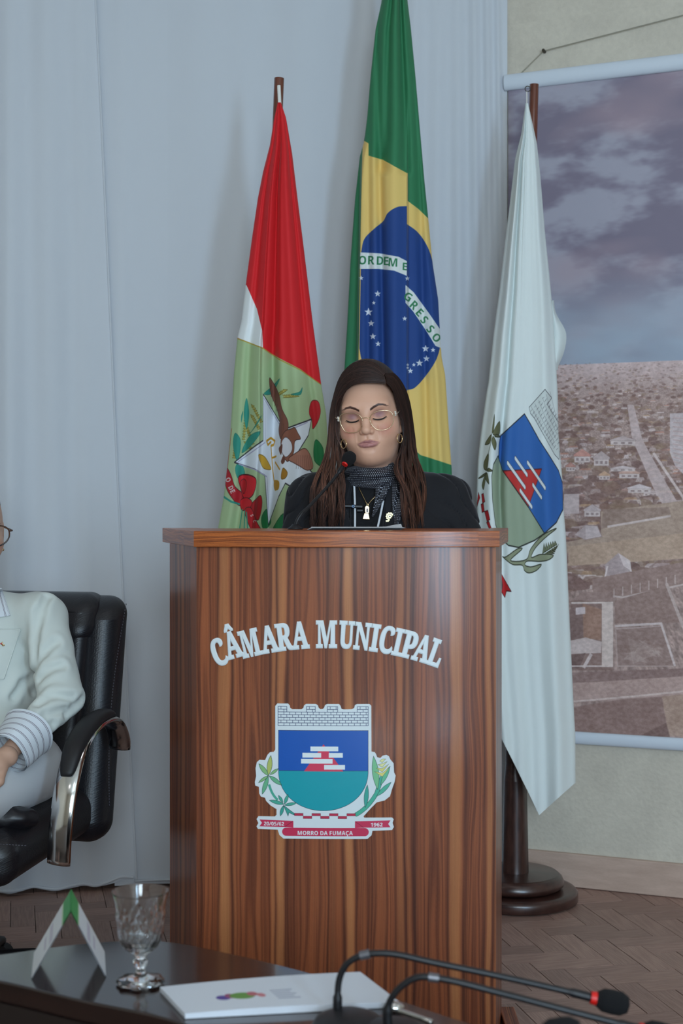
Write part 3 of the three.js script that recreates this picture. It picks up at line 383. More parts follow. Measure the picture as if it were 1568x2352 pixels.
// national flag
{
  const L = [[905, -290], [893, -200], [877, 0], [862, 69], [851, 172], [843, 268], [836, 325], [826, 360], [815, 459], [805, 593], [797, 746], [791, 842], [784, 950], [776, 1100], [768, 1400]];
  const R = [[911, -290], [922, -150], [935, 0], [943, 65], [954, 180], [964, 298], [974, 413], [983, 501], [993, 605], [1006, 689], [1010, 765], [1014, 823], [1022, 861], [1030, 980], [1037, 1078], [1046, 1400]];
  const jog = 936;
  flag('national_flag', 'green and yellow flag with a blue starry disc hanging right behind the speaker', {
    L, R, top: -290, bottom: () => 1420, depth: 4.2, thick: 0.05, th: 2000,
    fold: (s, t, px, y) => { const lip = y > 325 ? step(px, 829 - (y - 325) * 0.018, 2.5) : 1, lip2 = 1 - step(px, jog, 3), k = 0.5 + 0.8 * t; return 0.028 * (1 - lip) - 0.02 * lip2 * smooth(200, 420, y) + k * (0.016 * ridge(px, 872 + (y - 400) * 0.02, 9) - 0.014 * ridge(px, 905, 20) + 0.012 * ridge(px, 958 + (y - 300) * 0.03, 9) - 0.01 * ridge(px, 985 + (y - 500) * 0.05, 10) + 0.01 * ridge(px, 846, 8)) + (y < 400 ? 0.014 * ridge(s, 0.38, 0.09) + 0.018 * ridge(s, 0.72, 0.08) : 0); },
    draw: ({ c, fill, line, text, TW, TH, M }) => {
      const green = '#2f7c52', yellow = '#e8c673', blue = '#1b4286';
      c.fillStyle = green; c.fillRect(0, 0, TW, TH);
      fill([[833, 322], [846, 330], [846, 358], [880, 368], [910, 385], [934, 398], [936, 398], [936, 462], [960, 480], [984, 503], [1070, 560], [1070, 1090], [1036, 1068], [965, 1045], [936, 1020], [820, 1000], [822, 900], [828, 520], [831, 380]], yellow);
      fill([...soft([[829, 580], [836, 550], [860, 525], [880, 508], [890, 490], [912, 476], [934, 474]], false), ...soft([[934, 905], [905, 890], [860, 860], [832, 830], [825, 800]], false)], blue); fill(soft([[934, 515], [960, 535], [985, 575], [1000, 640], [1010, 720], [1012, 780], [1004, 820], [980, 860], [950, 892], [934, 896]], false), blue);
      fill([[827, 580], [870, 582], [915, 590], [934, 600], [934, 634], [905, 622], [868, 618], [826, 618]], '#dfe4e2'); fill([[931, 655], [950, 672], [985, 720], [1014, 762], [1014, 800], [1000, 795], [975, 755], [948, 715], [931, 696]], '#dfe4e2');
      text('O', 832, 598, 27, 0, green); text('R', 851, 598, 27, 0, green); text('D', 872, 599, 27, 0.02, green); text('E', 886, 600, 27, 0.03, green); text('M', 902, 603, 27, 0.08, green); text('E', 929, 613, 24, 0.12, green);
      text('G', 937, 682, 27, 0.6, green); text('R', 950, 701, 27, 0.75, green); text('E', 963, 718, 26, 0.85, green); text('S', 974, 735, 26, 0.85, green); text('S', 988, 756, 26, 0.85, green); text('O', 1002, 776, 26, 0.8, green);
      const star = (x, y, r) => fill(Array.from({ length: 10 }, (_, i) => { const a = i * Math.PI / 5 - Math.PI / 2, q = i % 2 ? r * 0.42 : r; return [x + Math.cos(a) * q, y + Math.sin(a) * q]; }), '#d8dde6');
      for (const [x, y, r] of [[867, 675, 8], [858, 696, 5], [846, 717, 10], [852, 743, 8], [856, 773, 8], [868, 790, 7], [829, 639, 6], [935, 640, 6], [929, 732, 6], [977, 801, 9], [994, 804, 6], [979, 824, 8], [963, 834, 9], [950, 838, 5], [936, 838, 4], [936, 845, 4], [942, 852, 7]]) star(x, y, r);
    },
  });
}
// white municipal flag
{
  const L = [[1206, 238], [1197, 306], [1182, 367], [1169, 478], [1157, 574], [1146, 670], [1133, 765], [1121, 880], [1117, 900], [1105, 986], [1097, 1055], [1094, 1136], [1098, 1250], [1110, 1500], [1130, 1700], [1140, 1880]];
  const R = [[1212, 238], [1232, 329], [1240, 402], [1251, 536], [1261, 631], [1270, 727], [1276, 823], [1280, 900], [1282, 998], [1291, 1101], [1294, 1170], [1299, 1227], [1303, 1319], [1310, 1470], [1317, 1617], [1321, 1690], [1322, 1880]];
  flag('municipal_flag', 'white flag with a blue shield emblem hanging on the right beside the banner', {
    L, R, top: 238, bottom: (s) => s < 0.54 ? lerp(1650, 1873, s / 0.54) : lerp(1873, 1798, (s - 0.54) / 0.46), depth: 4.25, thick: 0.05, th: 2000,
    fold: (s, t, px, y) => { const k = 0.55 + 0.5 * t; return k * (0.018 * ridge(s, 0.27, 0.035) * (1 - smooth(0.55, 0.8, t)) + 0.01 * ridge(s, 0.4, 0.03) * (1 - smooth(0.1, 0.5, t)) - 0.014 * ridge(s, 0.16, 0.07) + 0.01 * ridge(s, 0.62, 0.07) - 0.012 * ridge(s, 0.8, 0.12) + 0.012 * ridge(s, 0.5, 0.1) * smooth(0.3, 0.8, t)) + 0.003 * Math.sin(s * 27 + t * 2); },
    draw: ({ c, fill, fillS, line, TW, TH }) => {
      c.fillStyle = '#e4eae8'; c.fillRect(0, 0, TW, TH);
      const K = (a) => a.map(([x, y]) => [1080 + x / 4.354, 860 + y / 4.354]);
      // castle crown with its brick joints
      fill(K([[585, 330], [745, 150], [812, 235], [768, 300], [880, 480], [900, 700], [885, 850], [840, 800], [640, 440], [600, 390]]), '#d5dbd8', '#55555a', 2.5);
      for (let k = 0; k < 6; k++) line(K([[605 + k * 38, 320 - k * 30], [700 + k * 30, 500 - k * 20], [830 + k * 12, 720 - k * 40]]), '#77777c', 1.5);
      for (let k = 0; k < 26; k++) { const u = k / 26, x = 600 + u * 250, y = 370 + u * 400; for (let q = 0; q < 4; q++) line(K([[x + q * 40 + (k % 2) * 18, y - q * 42], [x + q * 40 + 16 + (k % 2) * 18, y - q * 42 - 18]]), '#77777c', 1.4); }
      // shield
      fill(K([[300, 615], [540, 395], [590, 480], [690, 660], [800, 830], [880, 960], [925, 1100], [925, 1350], [860, 1480], [740, 1590], [580, 1330], [320, 960], [280, 880], [285, 700]]), '#2f66b0', '#26282e', 4);
      fill(K([[275, 815], [320, 960], [580, 1330], [740, 1590], [640, 1660], [480, 1730], [380, 1710], [300, 1640], [250, 1500], [220, 1250], [212, 1020], [230, 900]]), '#9aa890', '#2c2e28', 4);
      fill(K([[325, 965], [712, 945], [580, 1320]]), '#c5322e', '#5a1818', 3);
      for (const [a, b] of [[[372, 885], [545, 1130]], [[448, 838], [565, 1005]], [[572, 880], [745, 1135]], [[498, 1160], [612, 1325]], [[625, 1105], [708, 1230]]]) { line(K([a, b]), '#4a4a52', 15); line(K([a, b]), '#dfe3e4', 11); }
      // leaves on the left, corn stalk below
      const leaf = '#6a6a48'; for (const a of [[[215, 590], [240, 400], [232, 560]], [[225, 600], [290, 470], [285, 600]], [[210, 600], [145, 700], [190, 690]], [[225, 620], [260, 690], [245, 755], [215, 680]], [[240, 620], [300, 625], [260, 600]], [[160, 960], [180, 790], [135, 880], [135, 940]], [[160, 980], [80, 1040], [130, 1020]], [[155, 990], [130, 1150], [115, 1110]], [[165, 985], [185, 1095], [150, 1040]], [[165, 965], [220, 965], [180, 940]]]) fillS(K(a), leaf, '#33341f', 2.5);
      line(K([[215, 640], [175, 800], [160, 960]]), '#55563c', 4);
      for (const a of [[[80, 1180], [60, 1340], [95, 1230]], [[110, 1200], [130, 1190], [145, 1270], [120, 1290]], [[105, 1300], [130, 1290], [140, 1370], [115, 1380]], [[140, 1370], [175, 1360], [195, 1450], [165, 1470]], [[160, 1480], [185, 1470], [210, 1540], [185, 1540]]]) fill(K(a), '#b81c22', '#541214', 2.5);
      fillS(K([[320, 1820], [420, 1900], [520, 1910], [540, 1960], [580, 1985], [660, 1960], [710, 1900], [600, 1925], [545, 1905], [560, 1870], [700, 1870], [790, 1850], [830, 1810], [700, 1800], [610, 1830], [640, 1750], [740, 1640], [860, 1540], [720, 1610], [600, 1750], [560, 1850], [400, 1860], [520, 1740], [480, 1740], [340, 1830]]), '#94997c', '#383a2a', 3);
      for (let k = 0; k < 6; k++) { fill(K([[720 + k * 22, 1790 - k * 14], [735 + k * 22, 1690 - k * 5], [755 + k * 22, 1770 - k * 14]]), '#7a8064', '#33341f', 2); fill(K([[740 + k * 24, 1800 - k * 12], [840 + k * 8, 1790 - k * 18], [780 + k * 20, 1770 - k * 14]]), '#8a9070', '#33341f', 2); }
      fill(K([[300, 1980], [408, 2170], [360, 2165], [345, 2230], [300, 2160]]), '#c01a20', '#4a1014', 3);
    },
  });
  // loose corner of the same cloth swelling out behind
  const fl = scene.children.find((o) => o.name === 'municipal_flag');
  const g = sheet(16, 30, (s, t) => { const y = lerp(690, 850, t), b = Math.sin(Math.min(1, t * 1.05) * Math.PI * 0.9), px = lerp(1266, 1268 + 28 * b * smooth(0, 0.5, t) + 4, s); return P(px, y, 4.26 - 0.02 * Math.sin(s * Math.PI) + 0.015 * s); });
  mesh('flag_corner', g, std({ color: 0xdfe6e4, roughness: 0.75 }), fl);
}
// ---------------------------------------------------------------- lectern
const LX = 0.0095, LR = 1.9, LD = 3.0;   // curved front: centre line, radius, depth of its foremost line
const arcPoint = (s, off = 0) => { const a = s / LR; return [LX + (LR + off) * Math.sin(a), LD + LR - (LR + off) * Math.cos(a)]; };   // s along the curve, off outwards
const bend = (g, lift) => { const p = g.attributes.position; for (let i = 0; i < p.count; i++) { const [x, d] = arcPoint(p.getX(i), lift + p.getZ(i)); p.setXYZ(i, x, p.getY(i), -d); } g.computeVertexNormals(); return g; };
const S0 = -0.3195, S1 = 0.3205, SLAB_Y = 1.15, SLAB_T = 0.0345, BODY_TOP = SLAB_Y - SLAB_T;
const panelPx = (s) => 784 + (LX + LR * Math.sin(s / LR)) * F / (LD + LR * (1 - Math.cos(s / LR)));
const mixc = (a, b, t) => [lerp(a[0], b[0], t), lerp(a[1], b[1], t), lerp(a[2], b[2], t)];
const pale = [[432, 5, 0.35], [513, 12, 0.9], [536, 4, 0.3], [628, 5, 0.55], [646, 10, 0.9], [764, 4, 0.25], [801, 10, 0.95], [920, 7, 0.45], [937, 4, 0.4], [1047, 13, 0.95], [1120, 6, 0.7], [1137, 4, 0.45]];
const dark = [[458, 4], [500, 3], [530, 4], [620, 3], [635, 3], [661, 4], [676, 2.5], [752, 3], [786, 4], [815, 4], [840, 2.5], [908, 3], [929, 3], [948, 4], [1030, 3], [1066, 4], [1108, 3], [1129, 3]];
const flames = [[575, 34], [715, 34], [872, 30], [992, 36], [1090, 17], [474, 20]];
function laminate(px, y) {   // walnut laminate figure: px places the printed stripes across, y in metres up
  const wob = fbm(px * 0.006, y * 1.1, 3) * 9 + fbm(px * 0.02 + 5, y * 2.4, 2) * 2.4, x = px + wob; let c = [150, 82, 50];
  const n = fbm(x * 0.035, y * 0.5, 4), f = fbm(x * 0.28, y * 1.3, 3);
  c = mixc(c, [106, 56, 36], clamp(0.42 + n * 1.2, 0, 1)); c = mixc(c, [164, 98, 60], clamp(f * 0.9, 0, 0.5));
  for (const [fx, w] of flames) { const q = (x - fx) / w; if (Math.abs(q) < 1.25) { const r = Math.sin(2 * Math.PI * (q * q * 2.6 + (y * 1.7 + fx * 0.37) + 0.35 * noise2(x * 0.02, y * 2.2 + fx))), k = (1 - Math.abs(q) / 1.25); c = mixc(c, r > 0 ? [158, 88, 54] : [94, 48, 32], Math.abs(r) * 0.5 * Math.min(1, k * 2)); } }
  for (const [dx, w] of dark) { const q = Math.exp(-(((x - dx) / w) ** 2)); c = mixc(c, [64, 32, 24], q * (0.5 + 0.25 * noise2(dx, y * 2))); }
  for (const [dx, w, a] of pale) { const q = Math.exp(-(((x - dx) / w) ** 4)); c = mixc(c, [190, 124, 78], q * a * (0.8 + 0.2 * noise2(dx + 3, y * 1.6))); }
  const l = fbm(x * 0.9, y * 2.2, 2) * 16 + (rnd() - 0.5) * 7; return [c[0] + l, c[1] + l * 0.8, c[2] + l * 0.65];
}
const lamFinish = { roughness: 0.5, specularIntensity: 0.45, clearcoat: 0.5, clearcoatRoughness: 0.19 };
const panelMat = std({ map: dataTex(1400, 1100, (u, v) => laminate(lerp(430, 1150, u), v * 1.12)), ...lamFinish });
const sideMat = std({ map: dataTex(256, 1024, (u, v) => laminate(860 + u * 130, v * 1.12 + 3)), ...lamFinish });
const slabMat = std({ map: dataTex(1024, 128, (u, v) => { const w = fbm(u * 3, v * 1.2, 2) * 0.12, y = v + w, s = fbm(u * 1.4 + 7, y * 9, 4), q = Math.sin((y * 9 + s * 1.3) * Math.PI * 2); const c = mixc([188, 100, 42], [112, 52, 20], clamp(0.35 + q * 0.4 + s * 0.4, 0, 1)), n = (rnd() - 0.5) * 8 + fbm(u * 90, v * 40, 2) * 10; return [c[0] + n, c[1] + n * 0.8, c[2] + n * 0.6]; }), ...lamFinish });
const lectern = thing('lectern', 'wood laminate lectern with curved front, municipal lettering and coat of arms', 'lectern');
{
  const N = 60, t = 0.018, o = [];
  const panel = merge([sheet(N, 2, (s, v) => { const [x, d] = arcPoint(lerp(S0, S1, s)); return V(x, lerp(BODY_TOP, 0.004, v), -d); }, (s, v) => [(panelPx(lerp(S0, S1, s)) - 430) / 720, lerp(BODY_TOP, 0.004, v) / 1.12]), sheet(N, 2, (s, v) => { const [x, d] = arcPoint(lerp(S1, S0, s), -t); return V(x, lerp(BODY_TOP, 0.004, v), -d); }, (s, v) => [s, v])]);
  mesh('front_panel', panel, panelMat, lectern);
  const side = (a, b, sx) => { const dx = b[0] - a[0], dd = b[1] - a[1], l = Math.hypot(dx, dd), g = box(l, BODY_TOP - 0.004, t, l / 2, (BODY_TOP + 0.004) / 2, -t / 2 * sx); const uv = g.attributes.uv, p = g.attributes.position; for (let i = 0; i < uv.count; i++) uv.setXY(i, p.getX(i) / 0.35, p.getY(i) / 1.12); g.rotateY(Math.atan2(dd, dx)); g.translate(a[0], 0, -a[1]); return g; };
  const fl = arcPoint(S0), fr = arcPoint(S1);
  mesh('side_panel', side(fl, [-0.402, 3.33], -1), sideMat, lectern);
  mesh('side_panel', side(fr, [0.375, 3.33], 1), sideMat, lectern);
  const outline = []; for (let i = 0; i <= 40; i++) { const [x, d] = arcPoint(lerp(S0 - 0.002, S1 + 0.004, i / 40), 0.014); outline.push([x, d]); }
  const slab = [...outline, [0.404, 3.45], [0.36, 3.452], [0.352, 3.36], [-0.325, 3.36], [-0.352, 3.452], [-0.434, 3.45]];
  const sg = prism(slab, BODY_TOP, SLAB_Y, 0.0016), p = sg.attributes.position, uv = sg.attributes.uv, nn = sg.attributes.normal; for (let i = 0; i < p.count; i++) uv.setXY(i, p.getX(i) * 1.4 + p.getZ(i) * 0.8, Math.abs(nn.getY(i)) > 0.7 ? p.getZ(i) / 0.12 : (p.getY(i) - BODY_TOP) / SLAB_T * 0.62);
  mesh('top_slab', sg, slabMat, lectern);
  mesh('shelf', prism([[-0.31, 3.06], [0.325, 3.06], [0.36, 3.32], [-0.38, 3.32]], 0.98, 1.0), sideMat, lectern);
  mesh('shelf', prism([[-0.31, 3.06], [0.325, 3.06], [0.36, 3.32], [-0.38, 3.32]], 0.1, 0.12), sideMat, lectern);
  for (const [x, w] of [[0.389, 0.036], [-0.41, 0.036]]) mesh('foot', box(w, 0.021, 0.3, x, 0.0125, -3.2, 0.003), sideMat, lectern);
  // lettering: raised white vinyl, letter by letter on the arc
  const font = await new FontLoader().loadAsync('fonts/droid/droid_serif_bold.typeface.json');
  const white = std({ color: 0xdfe4e6, roughness: 0.4 }), tess = new TessellateModifier(0.012, 4);
  const k = 3.008 / F, toS = (px) => (px - 784) * k - LX, toY = (py) => CAM_Y - (py - HORIZON) * 3.004 / F;
  const letters = [['C', 500, 33], ['Â', 534.6, 42], ['M', 573, 47], ['A', 617.7, 42], ['R', 652, 38], ['A', 689, 41], ['M', 749.7, 49], ['U', 795.6, 36], ['N', 832, 38], ['I', 860.7, 21], ['C', 887.5, 33], ['I', 913.5, 21], ['P', 940, 35], ['A', 970.5, 41], ['L', 1001, 33]];
  const cx = 750, cy = 1456.6 + 748;
  for (const [ch, px, w] of letters) {
    const shapes = font.generateShapes(ch, 1), g = new THREE.ExtrudeGeometry(shapes, { depth: 0.002, bevelEnabled: true, bevelThickness: 0.001, bevelSize: 0.046, bevelSegments: 1, curveSegments: 6 });
    g.computeBoundingBox(); const b = g.boundingBox, capH = 0.77, sc = 45.5 * k / capH; // glyph caps stand on y = 0
    const sxx = w * k / (b.max.x - b.min.x); g.translate(-(b.min.x + b.max.x) / 2, ch === 'Â' ? -0.385 : -(b.min.y + b.max.y) / 2, 0); g.scale(sxx, sc, 1);
    const a = Math.asin((px - cx) / 748); g.rotateZ(-a); g.translate(toS(px), toY(cy - 748 * Math.cos(a)), 0);
    const q = tess.modify(g.toNonIndexed ? g : g); mesh('letter', bend(q, 0.0006), white, lectern);
  }
  // coat of arms: one printed plate cut to its outline
  const C = (x, y) => [560 + x / 4.238, 1590 + y / 4.238];
  const outlinePts = [[305, 135], [325, 110], [430, 110], [447, 130], [450, 150], [470, 165], [560, 165], [580, 150], [585, 128], [605, 112], [700, 112], [720, 125], [728, 150], [745, 163], [770, 160], [782, 145], [790, 122], [810, 112], [925, 112], [940, 130], [950, 160], [970, 165], [1050, 163], [1072, 150], [1080, 122], [1100, 112], [1220, 112], [1238, 130], [1240, 575], [1270, 580], [1285, 600], [1295, 630], [1325, 638], [1350, 615], [1385, 608], [1410, 622], [1425, 655], [1455, 690], [1460, 780], [1475, 810], [1465, 870], [1440, 940], [1420, 1010], [1370, 1050], [1290, 1070], [1230, 1130], [1162, 1205], [1170, 1218], [1440, 1218], [1456, 1235], [1445, 1270], [1458, 1310], [1440, 1340], [1250, 1345], [1240, 1390], [1200, 1425], [385, 1425], [345, 1390], [330, 1340], [135, 1335], [122, 1312], [140, 1278], [122, 1240], [140, 1212], [300, 1212], [318, 1195], [318, 1140], [260, 1105], [215, 1060], [205, 1030], [165, 1020], [148, 990], [145, 925], [110, 915], [105, 880], [118, 820], [112, 745], [125, 685], [150, 662], [205, 665], [230, 610], [255, 585], [290, 582], [305, 560]];
  const sh = new THREE.Shape(outlinePts.map(([x, y]) => { const [px, py] = C(x, y); return new THREE.Vector2(toS(px), toY(py)); }));
  const eg = new THREE.ExtrudeGeometry(sh, { depth: 0.0015, bevelEnabled: false }), e2 = new TessellateModifier(0.018, 6).modify(eg.toNonIndexed());
  { const pp = e2.attributes.position, u2 = e2.attributes.uv, a0 = toS(C(90, 0)[0]), a1 = toS(C(1490, 0)[0]), b0 = toY(C(0, 90)[1]), b1 = toY(C(0, 1440)[1]); for (let i = 0; i < pp.count; i++) u2.setXY(i, (pp.getX(i) - a0) / (a1 - a0), 1 - (pp.getY(i) - b0) / (b1 - b0)); }
  const arms = canvasTex(1400, 1350, (c) => {
    c.translate(-90, -90); c.fillStyle = '#dfe4e6'; c.fillRect(0, 0, 1600, 1600);
    const poly = (pts, f, s = '#20343c', lw = 4) => { c.beginPath(); pts.forEach(([x, y], i) => i ? c.lineTo(x, y) : c.moveTo(x, y)); c.closePath(); c.fillStyle = f; c.fill(); if (s) { c.strokeStyle = s; c.lineWidth = lw; c.stroke(); } };
    const leafy = (x0, y0, x1, y1, w, f) => { const mx = (x0 + x1) / 2, my = (y0 + y1) / 2, l = Math.hypot(x1 - x0, y1 - y0), nx = -(y1 - y0) / l * w, ny = (x1 - x0) / l * w; c.beginPath(); c.moveTo(x0, y0); c.quadraticCurveTo(mx + nx, my + ny, x1, y1); c.quadraticCurveTo(mx - nx, my - ny, x0, y0); c.fillStyle = f; c.fill(); c.strokeStyle = '#2c4a4a'; c.lineWidth = 4; c.stroke(); };
    // crown bricks
    c.strokeStyle = '#3a4468'; c.lineWidth = 5; const row = (x0, x1, y, h, o) => { c.strokeRect(x0, y, x1 - x0, h); for (let x = x0 + (o ? 28 : 57); x < x1; x += 57) { c.beginPath(); c.moveTo(x, y); c.lineTo(x, y + h); c.stroke(); } };
    for (const [a, b] of [[333, 418], [610, 695], [812, 912], [1102, 1208]]) { row(a, b, 137, 28, 1); row(a, b, 165, 26, 0); }
    for (let k2 = 0; k2 < 5; k2++) row(333, 1208, 191 + k2 * 26.6, 26.6, k2 % 2);
    // shield
    c.save(); c.beginPath(); c.moveTo(337, 370); c.lineTo(1208, 370); c.lineTo(1208, 780); c.bezierCurveTo(1200, 1010, 1000, 1150, 772, 1150); c.bezierCurveTo(545, 1150, 345, 1010, 337, 780); c.closePath(); c.fillStyle = '#0a55b0'; c.fill(); c.clip(); c.fillStyle = '#0c9ca8'; c.fillRect(330, 763, 900, 400); c.restore();
    c.strokeStyle = '#2a3040'; c.lineWidth = 4; c.beginPath(); c.moveTo(337, 370); c.lineTo(1208, 370); c.lineTo(1208, 780); c.bezierCurveTo(1200, 1010, 1000, 1150, 772, 1150); c.bezierCurveTo(545, 1150, 345, 1010, 337, 780); c.closePath(); c.stroke(); c.beginPath(); c.moveTo(337, 763); c.lineTo(1208, 763); c.stroke();
    poly([[585, 768], [775, 503], [968, 768]], '#d83a58', null); c.fillStyle = '#e8ecec'; for (const [x, y, w] of [[648, 526, 270], [570, 588, 182], [826, 588, 136], [557, 646, 306], [781, 704, 202]]) c.fillRect(x, y, w, 46);
    // left branch
    const gr = ['#b8c068', '#8cbc7c', '#6cb488', '#48a892', '#3ca090'];
    leafy(238, 815, 262, 618, 48, gr[0]); leafy(238, 815, 145, 700, 42, gr[1]); leafy(238, 815, 142, 884, 26, gr[1]); leafy(238, 820, 178, 996, 42, gr[2]); leafy(245, 815, 368, 905, 40, gr[2]); leafy(255, 805, 334, 745, 26, gr[1]);
    c.strokeStyle = '#4ca890'; c.lineWidth = 24; c.beginPath(); c.moveTo(245, 900); c.quadraticCurveTo(270, 1000, 330, 1050); c.stroke(); leafy(390, 1090, 248, 1055, 34, gr[3]); leafy(380, 1075, 337, 1005, 26, gr[3]); leafy(395, 1090, 430, 995, 30, gr[3]); leafy(395, 1100, 512, 1078, 28, gr[3]); leafy(385, 1105, 355, 1205, 30, gr[4]); poly([[385, 1100], [492, 1180], [490, 1195], [440, 1170], [430, 1205]], gr[4]);
    // right stalk
    c.strokeStyle = '#2c4a4a'; c.lineWidth = 42; c.lineCap = 'round'; const stalk = () => { c.beginPath(); c.moveTo(1095, 1185); c.quadraticCurveTo(1210, 1120, 1290, 980); c.lineTo(1340, 830); c.stroke(); }; stalk(); c.strokeStyle = '#48b094'; c.lineWidth = 34; stalk(); c.lineCap = 'butt';
    leafy(1300, 945, 1260, 620, 62, '#7cc08c'); leafy(1330, 900, 1418, 720, 40, '#68bc90'); leafy(1290, 1010, 1430, 875, 40, '#50b294'); leafy(1180, 1120, 1200, 900, 42, '#3ca494');
    for (let k2 = 0; k2 < 4; k2++) poly([[1270 + k2 * 16, 770 - k2 * 34], [1345, 820 - k2 * 46], [1420 - k2 * 14, 725 - k2 * 26], [1345, 785 - k2 * 46]], k2 < 2 ? '#e0d478' : '#e6e2a0', '#6a7a50', 3);
    // wall of blocks and ribbon
    for (const [x, y] of [[493, 1177], [662, 1177], [832, 1177], [1001, 1177], [578, 1204], [746, 1204], [916, 1204]]) { c.fillStyle = '#c42c4c'; c.fillRect(x, y, 84, 23); c.strokeStyle = '#5a2030'; c.lineWidth = 3; c.strokeRect(x, y, 84, 23); }
    poly([[150, 1243], [482, 1252], [482, 1318], [395, 1312], [150, 1310], [175, 1276]], '#cc3054', null); poly([[1080, 1252], [1425, 1246], [1402, 1280], [1425, 1313], [1165, 1315], [1080, 1318]], '#cc3054', null); c.strokeStyle = '#6a2030'; c.lineWidth = 4; c.beginPath(); c.moveTo(395, 1312); c.lineTo(475, 1256); c.moveTo(1165, 1315); c.lineTo(1085, 1256); c.stroke();
    c.beginPath(); c.roundRect(372, 1318, 842, 80, 40); c.fillStyle = '#cc3054'; c.fill(); c.fillStyle = '#e6e8ea'; c.textBaseline = 'middle'; c.textAlign = 'center';
    const word = (s, x, y, w, h) => { c.save(); c.font = 'bold 48px sans-serif'; c.translate(x, y); c.scale(w / c.measureText(s).width, h / 34); c.fillText(s, 0, 2); c.restore(); }; word('20/05/62', 292, 1280, 200, 36); word('1962', 1290, 1284, 120, 36); word('MORRO DA FUMAÇA', 789, 1366, 540, 38);
  });
  arms.wrapS = arms.wrapT = THREE.ClampToEdgeWrapping;
  const plate = mesh('coat_of_arms', bend(e2, 0.0006), std({ map: arms, roughness: 0.35 }), lectern); plate.userData.label = 'printed municipal coat of arms with blue and teal shield';
}
// papers and gooseneck microphone on the lectern
{
  const t = thing('paper_stack', 'white sheets of paper lying on the lectern top before the speaker', 'paper');
  const pm = std({ color: 0xe6e9f0, roughness: 0.7 });
  for (let k = 0; k < 4; k++) { const tw = (k - 1.5) * 0.012, g = sheet(12, 12, (s, u) => { const x = (s - 0.5) * 0.21, z = (u - 0.5) * 0.2, c = k === 3 ? 0.007 * smooth(0.8, 1, s) * smooth(0.3, 0.0, u) : 0; return V(x * Math.cos(tw) + z * Math.sin(tw) + 0.03 + k * 0.002, SLAB_Y + 0.0008 + k * 0.0011 + c, -3.235 - x * Math.sin(tw) + z * Math.cos(tw)); }); mesh('sheet', g, pm, t); }
  const m = thing('gooseneck_microphone', 'slim black gooseneck microphone with red ring rising from the lectern to the speaker', 'microphone');
  mesh('base', lathe([[0, 0], [0.017, 0], [0.017, 0.003], [0.011, 0.007], [0.007, 0.012], [0, 0.012]], 28).translate(P(678, 1217, 3.2).x, SLAB_Y, -3.2), blackPlastic, m);
  const pts = [[678, 1216, 3.2], [681.6, 1198, 3.205], [692.5, 1180, 3.21], [705, 1168, 3.22], [739, 1132, 3.25], [770.6, 1095, 3.275], [787, 1072, 3.29]].map((q) => P(...q));
  mesh('gooseneck', tube(pts, (s) => s > 0.9 ? 0.0055 : s < 0.28 ? 0.0042 : 0.0036, { seg: 60, rad: 10 }), std({ color: 0x1a181b, roughness: 0.4, metalness: 0.3 }), m);
  const dir = P(799, 1056, 3.3).sub(P(787, 1072, 3.29)).normalize(), q = new THREE.Quaternion().setFromUnitVectors(V(0, 1, 0), dir);
  const rg = new THREE.CylinderGeometry(0.0082, 0.0072, 0.006, 20); rg.applyQuaternion(q); const rp = P(792, 1065.5, 3.294); rg.translate(rp.x, rp.y, rp.z); mesh('light_ring', rg, redRing, m);
  const fg = lathe([[0, -0.018], [0.008, -0.017], [0.0135, -0.009], [0.016, 0], [0.0155, 0.008], [0.011, 0.0155], [0.005, 0.0185], [0, 0.019]], 28); fg.applyQuaternion(q); const fp = P(800.5, 1054, 3.302); fg.translate(fp.x, fp.y, fp.z); mesh('foam_windscreen', fg, foamMat, m);
}
// ---------------------------------------------------------------- foreground table and what stands on it
const TD = 0.72, TABLE_Y = CAM_Y - TD, onTable = (px, py, up = 0) => { const d = (TD - up) * F / (py - HORIZON); return P(px, py, d); };
{
  const t = thing('table', 'glossy dark wooden table in the foreground with a rounded pointed end', 'table', V(0, 0, 0));
  const pts = [[0, 2255], [420, 2352]].map(([x, y]) => onTable(x, y)), far = [[0, 2193], [90, 2180], [200, 2167], [300, 2161], [390, 2164], [480, 2180], [700, 2232], [900, 2292], [1060, 2345]].map(([x, y]) => onTable(x, y));
  const c = new THREE.CatmullRomCurve3([V(0.3, 0, -1.22), V(0.06, 0, -1.5), V(-0.06, 0, -1.78), pts[1], V(-0.38, 0, -2.075), pts[0], V(-0.62, 0, -2.205), V(-0.665, 0, -2.24), V(-0.62, 0, -2.268), ...far, V(0.5, 0, -1.72), V(0.95, 0, -1.4), V(0.98, 0, -1.2), V(0.7, 0, -1.12)].map((p) => V(p.x, 0, p.z)), true, 'centripetal');
  const ol = c.getPoints(140).slice(0, -1).map((p) => [p.x, -p.z]);
  const wood = std({ map: dataTex(512, 512, (u, v) => { const n = fbm(u * 3, v * 26, 4) * 16 + fbm(u * 12, v * 90, 2) * 6; return [38 + n * 0.6, 22 + n * 0.4, 18 + n * 0.36]; }), roughness: 0.16, clearcoat: 0.6, clearcoatRoughness: 0.08 });
  mesh('table_top', prism(ol, TABLE_Y - 0.032, TABLE_Y, 0.003), wood, t);
  const cxx = 0.1, cdd = 1.8, inn = ol.map(([x, d]) => [cxx + (x - cxx) * 0.985, cdd + (d - cdd) * 0.97]);
  mesh('table_body', prism(inn, -0.2495, TABLE_Y - 0.032), std({ color: 0x1e110d, roughness: 0.5 }), t);
}
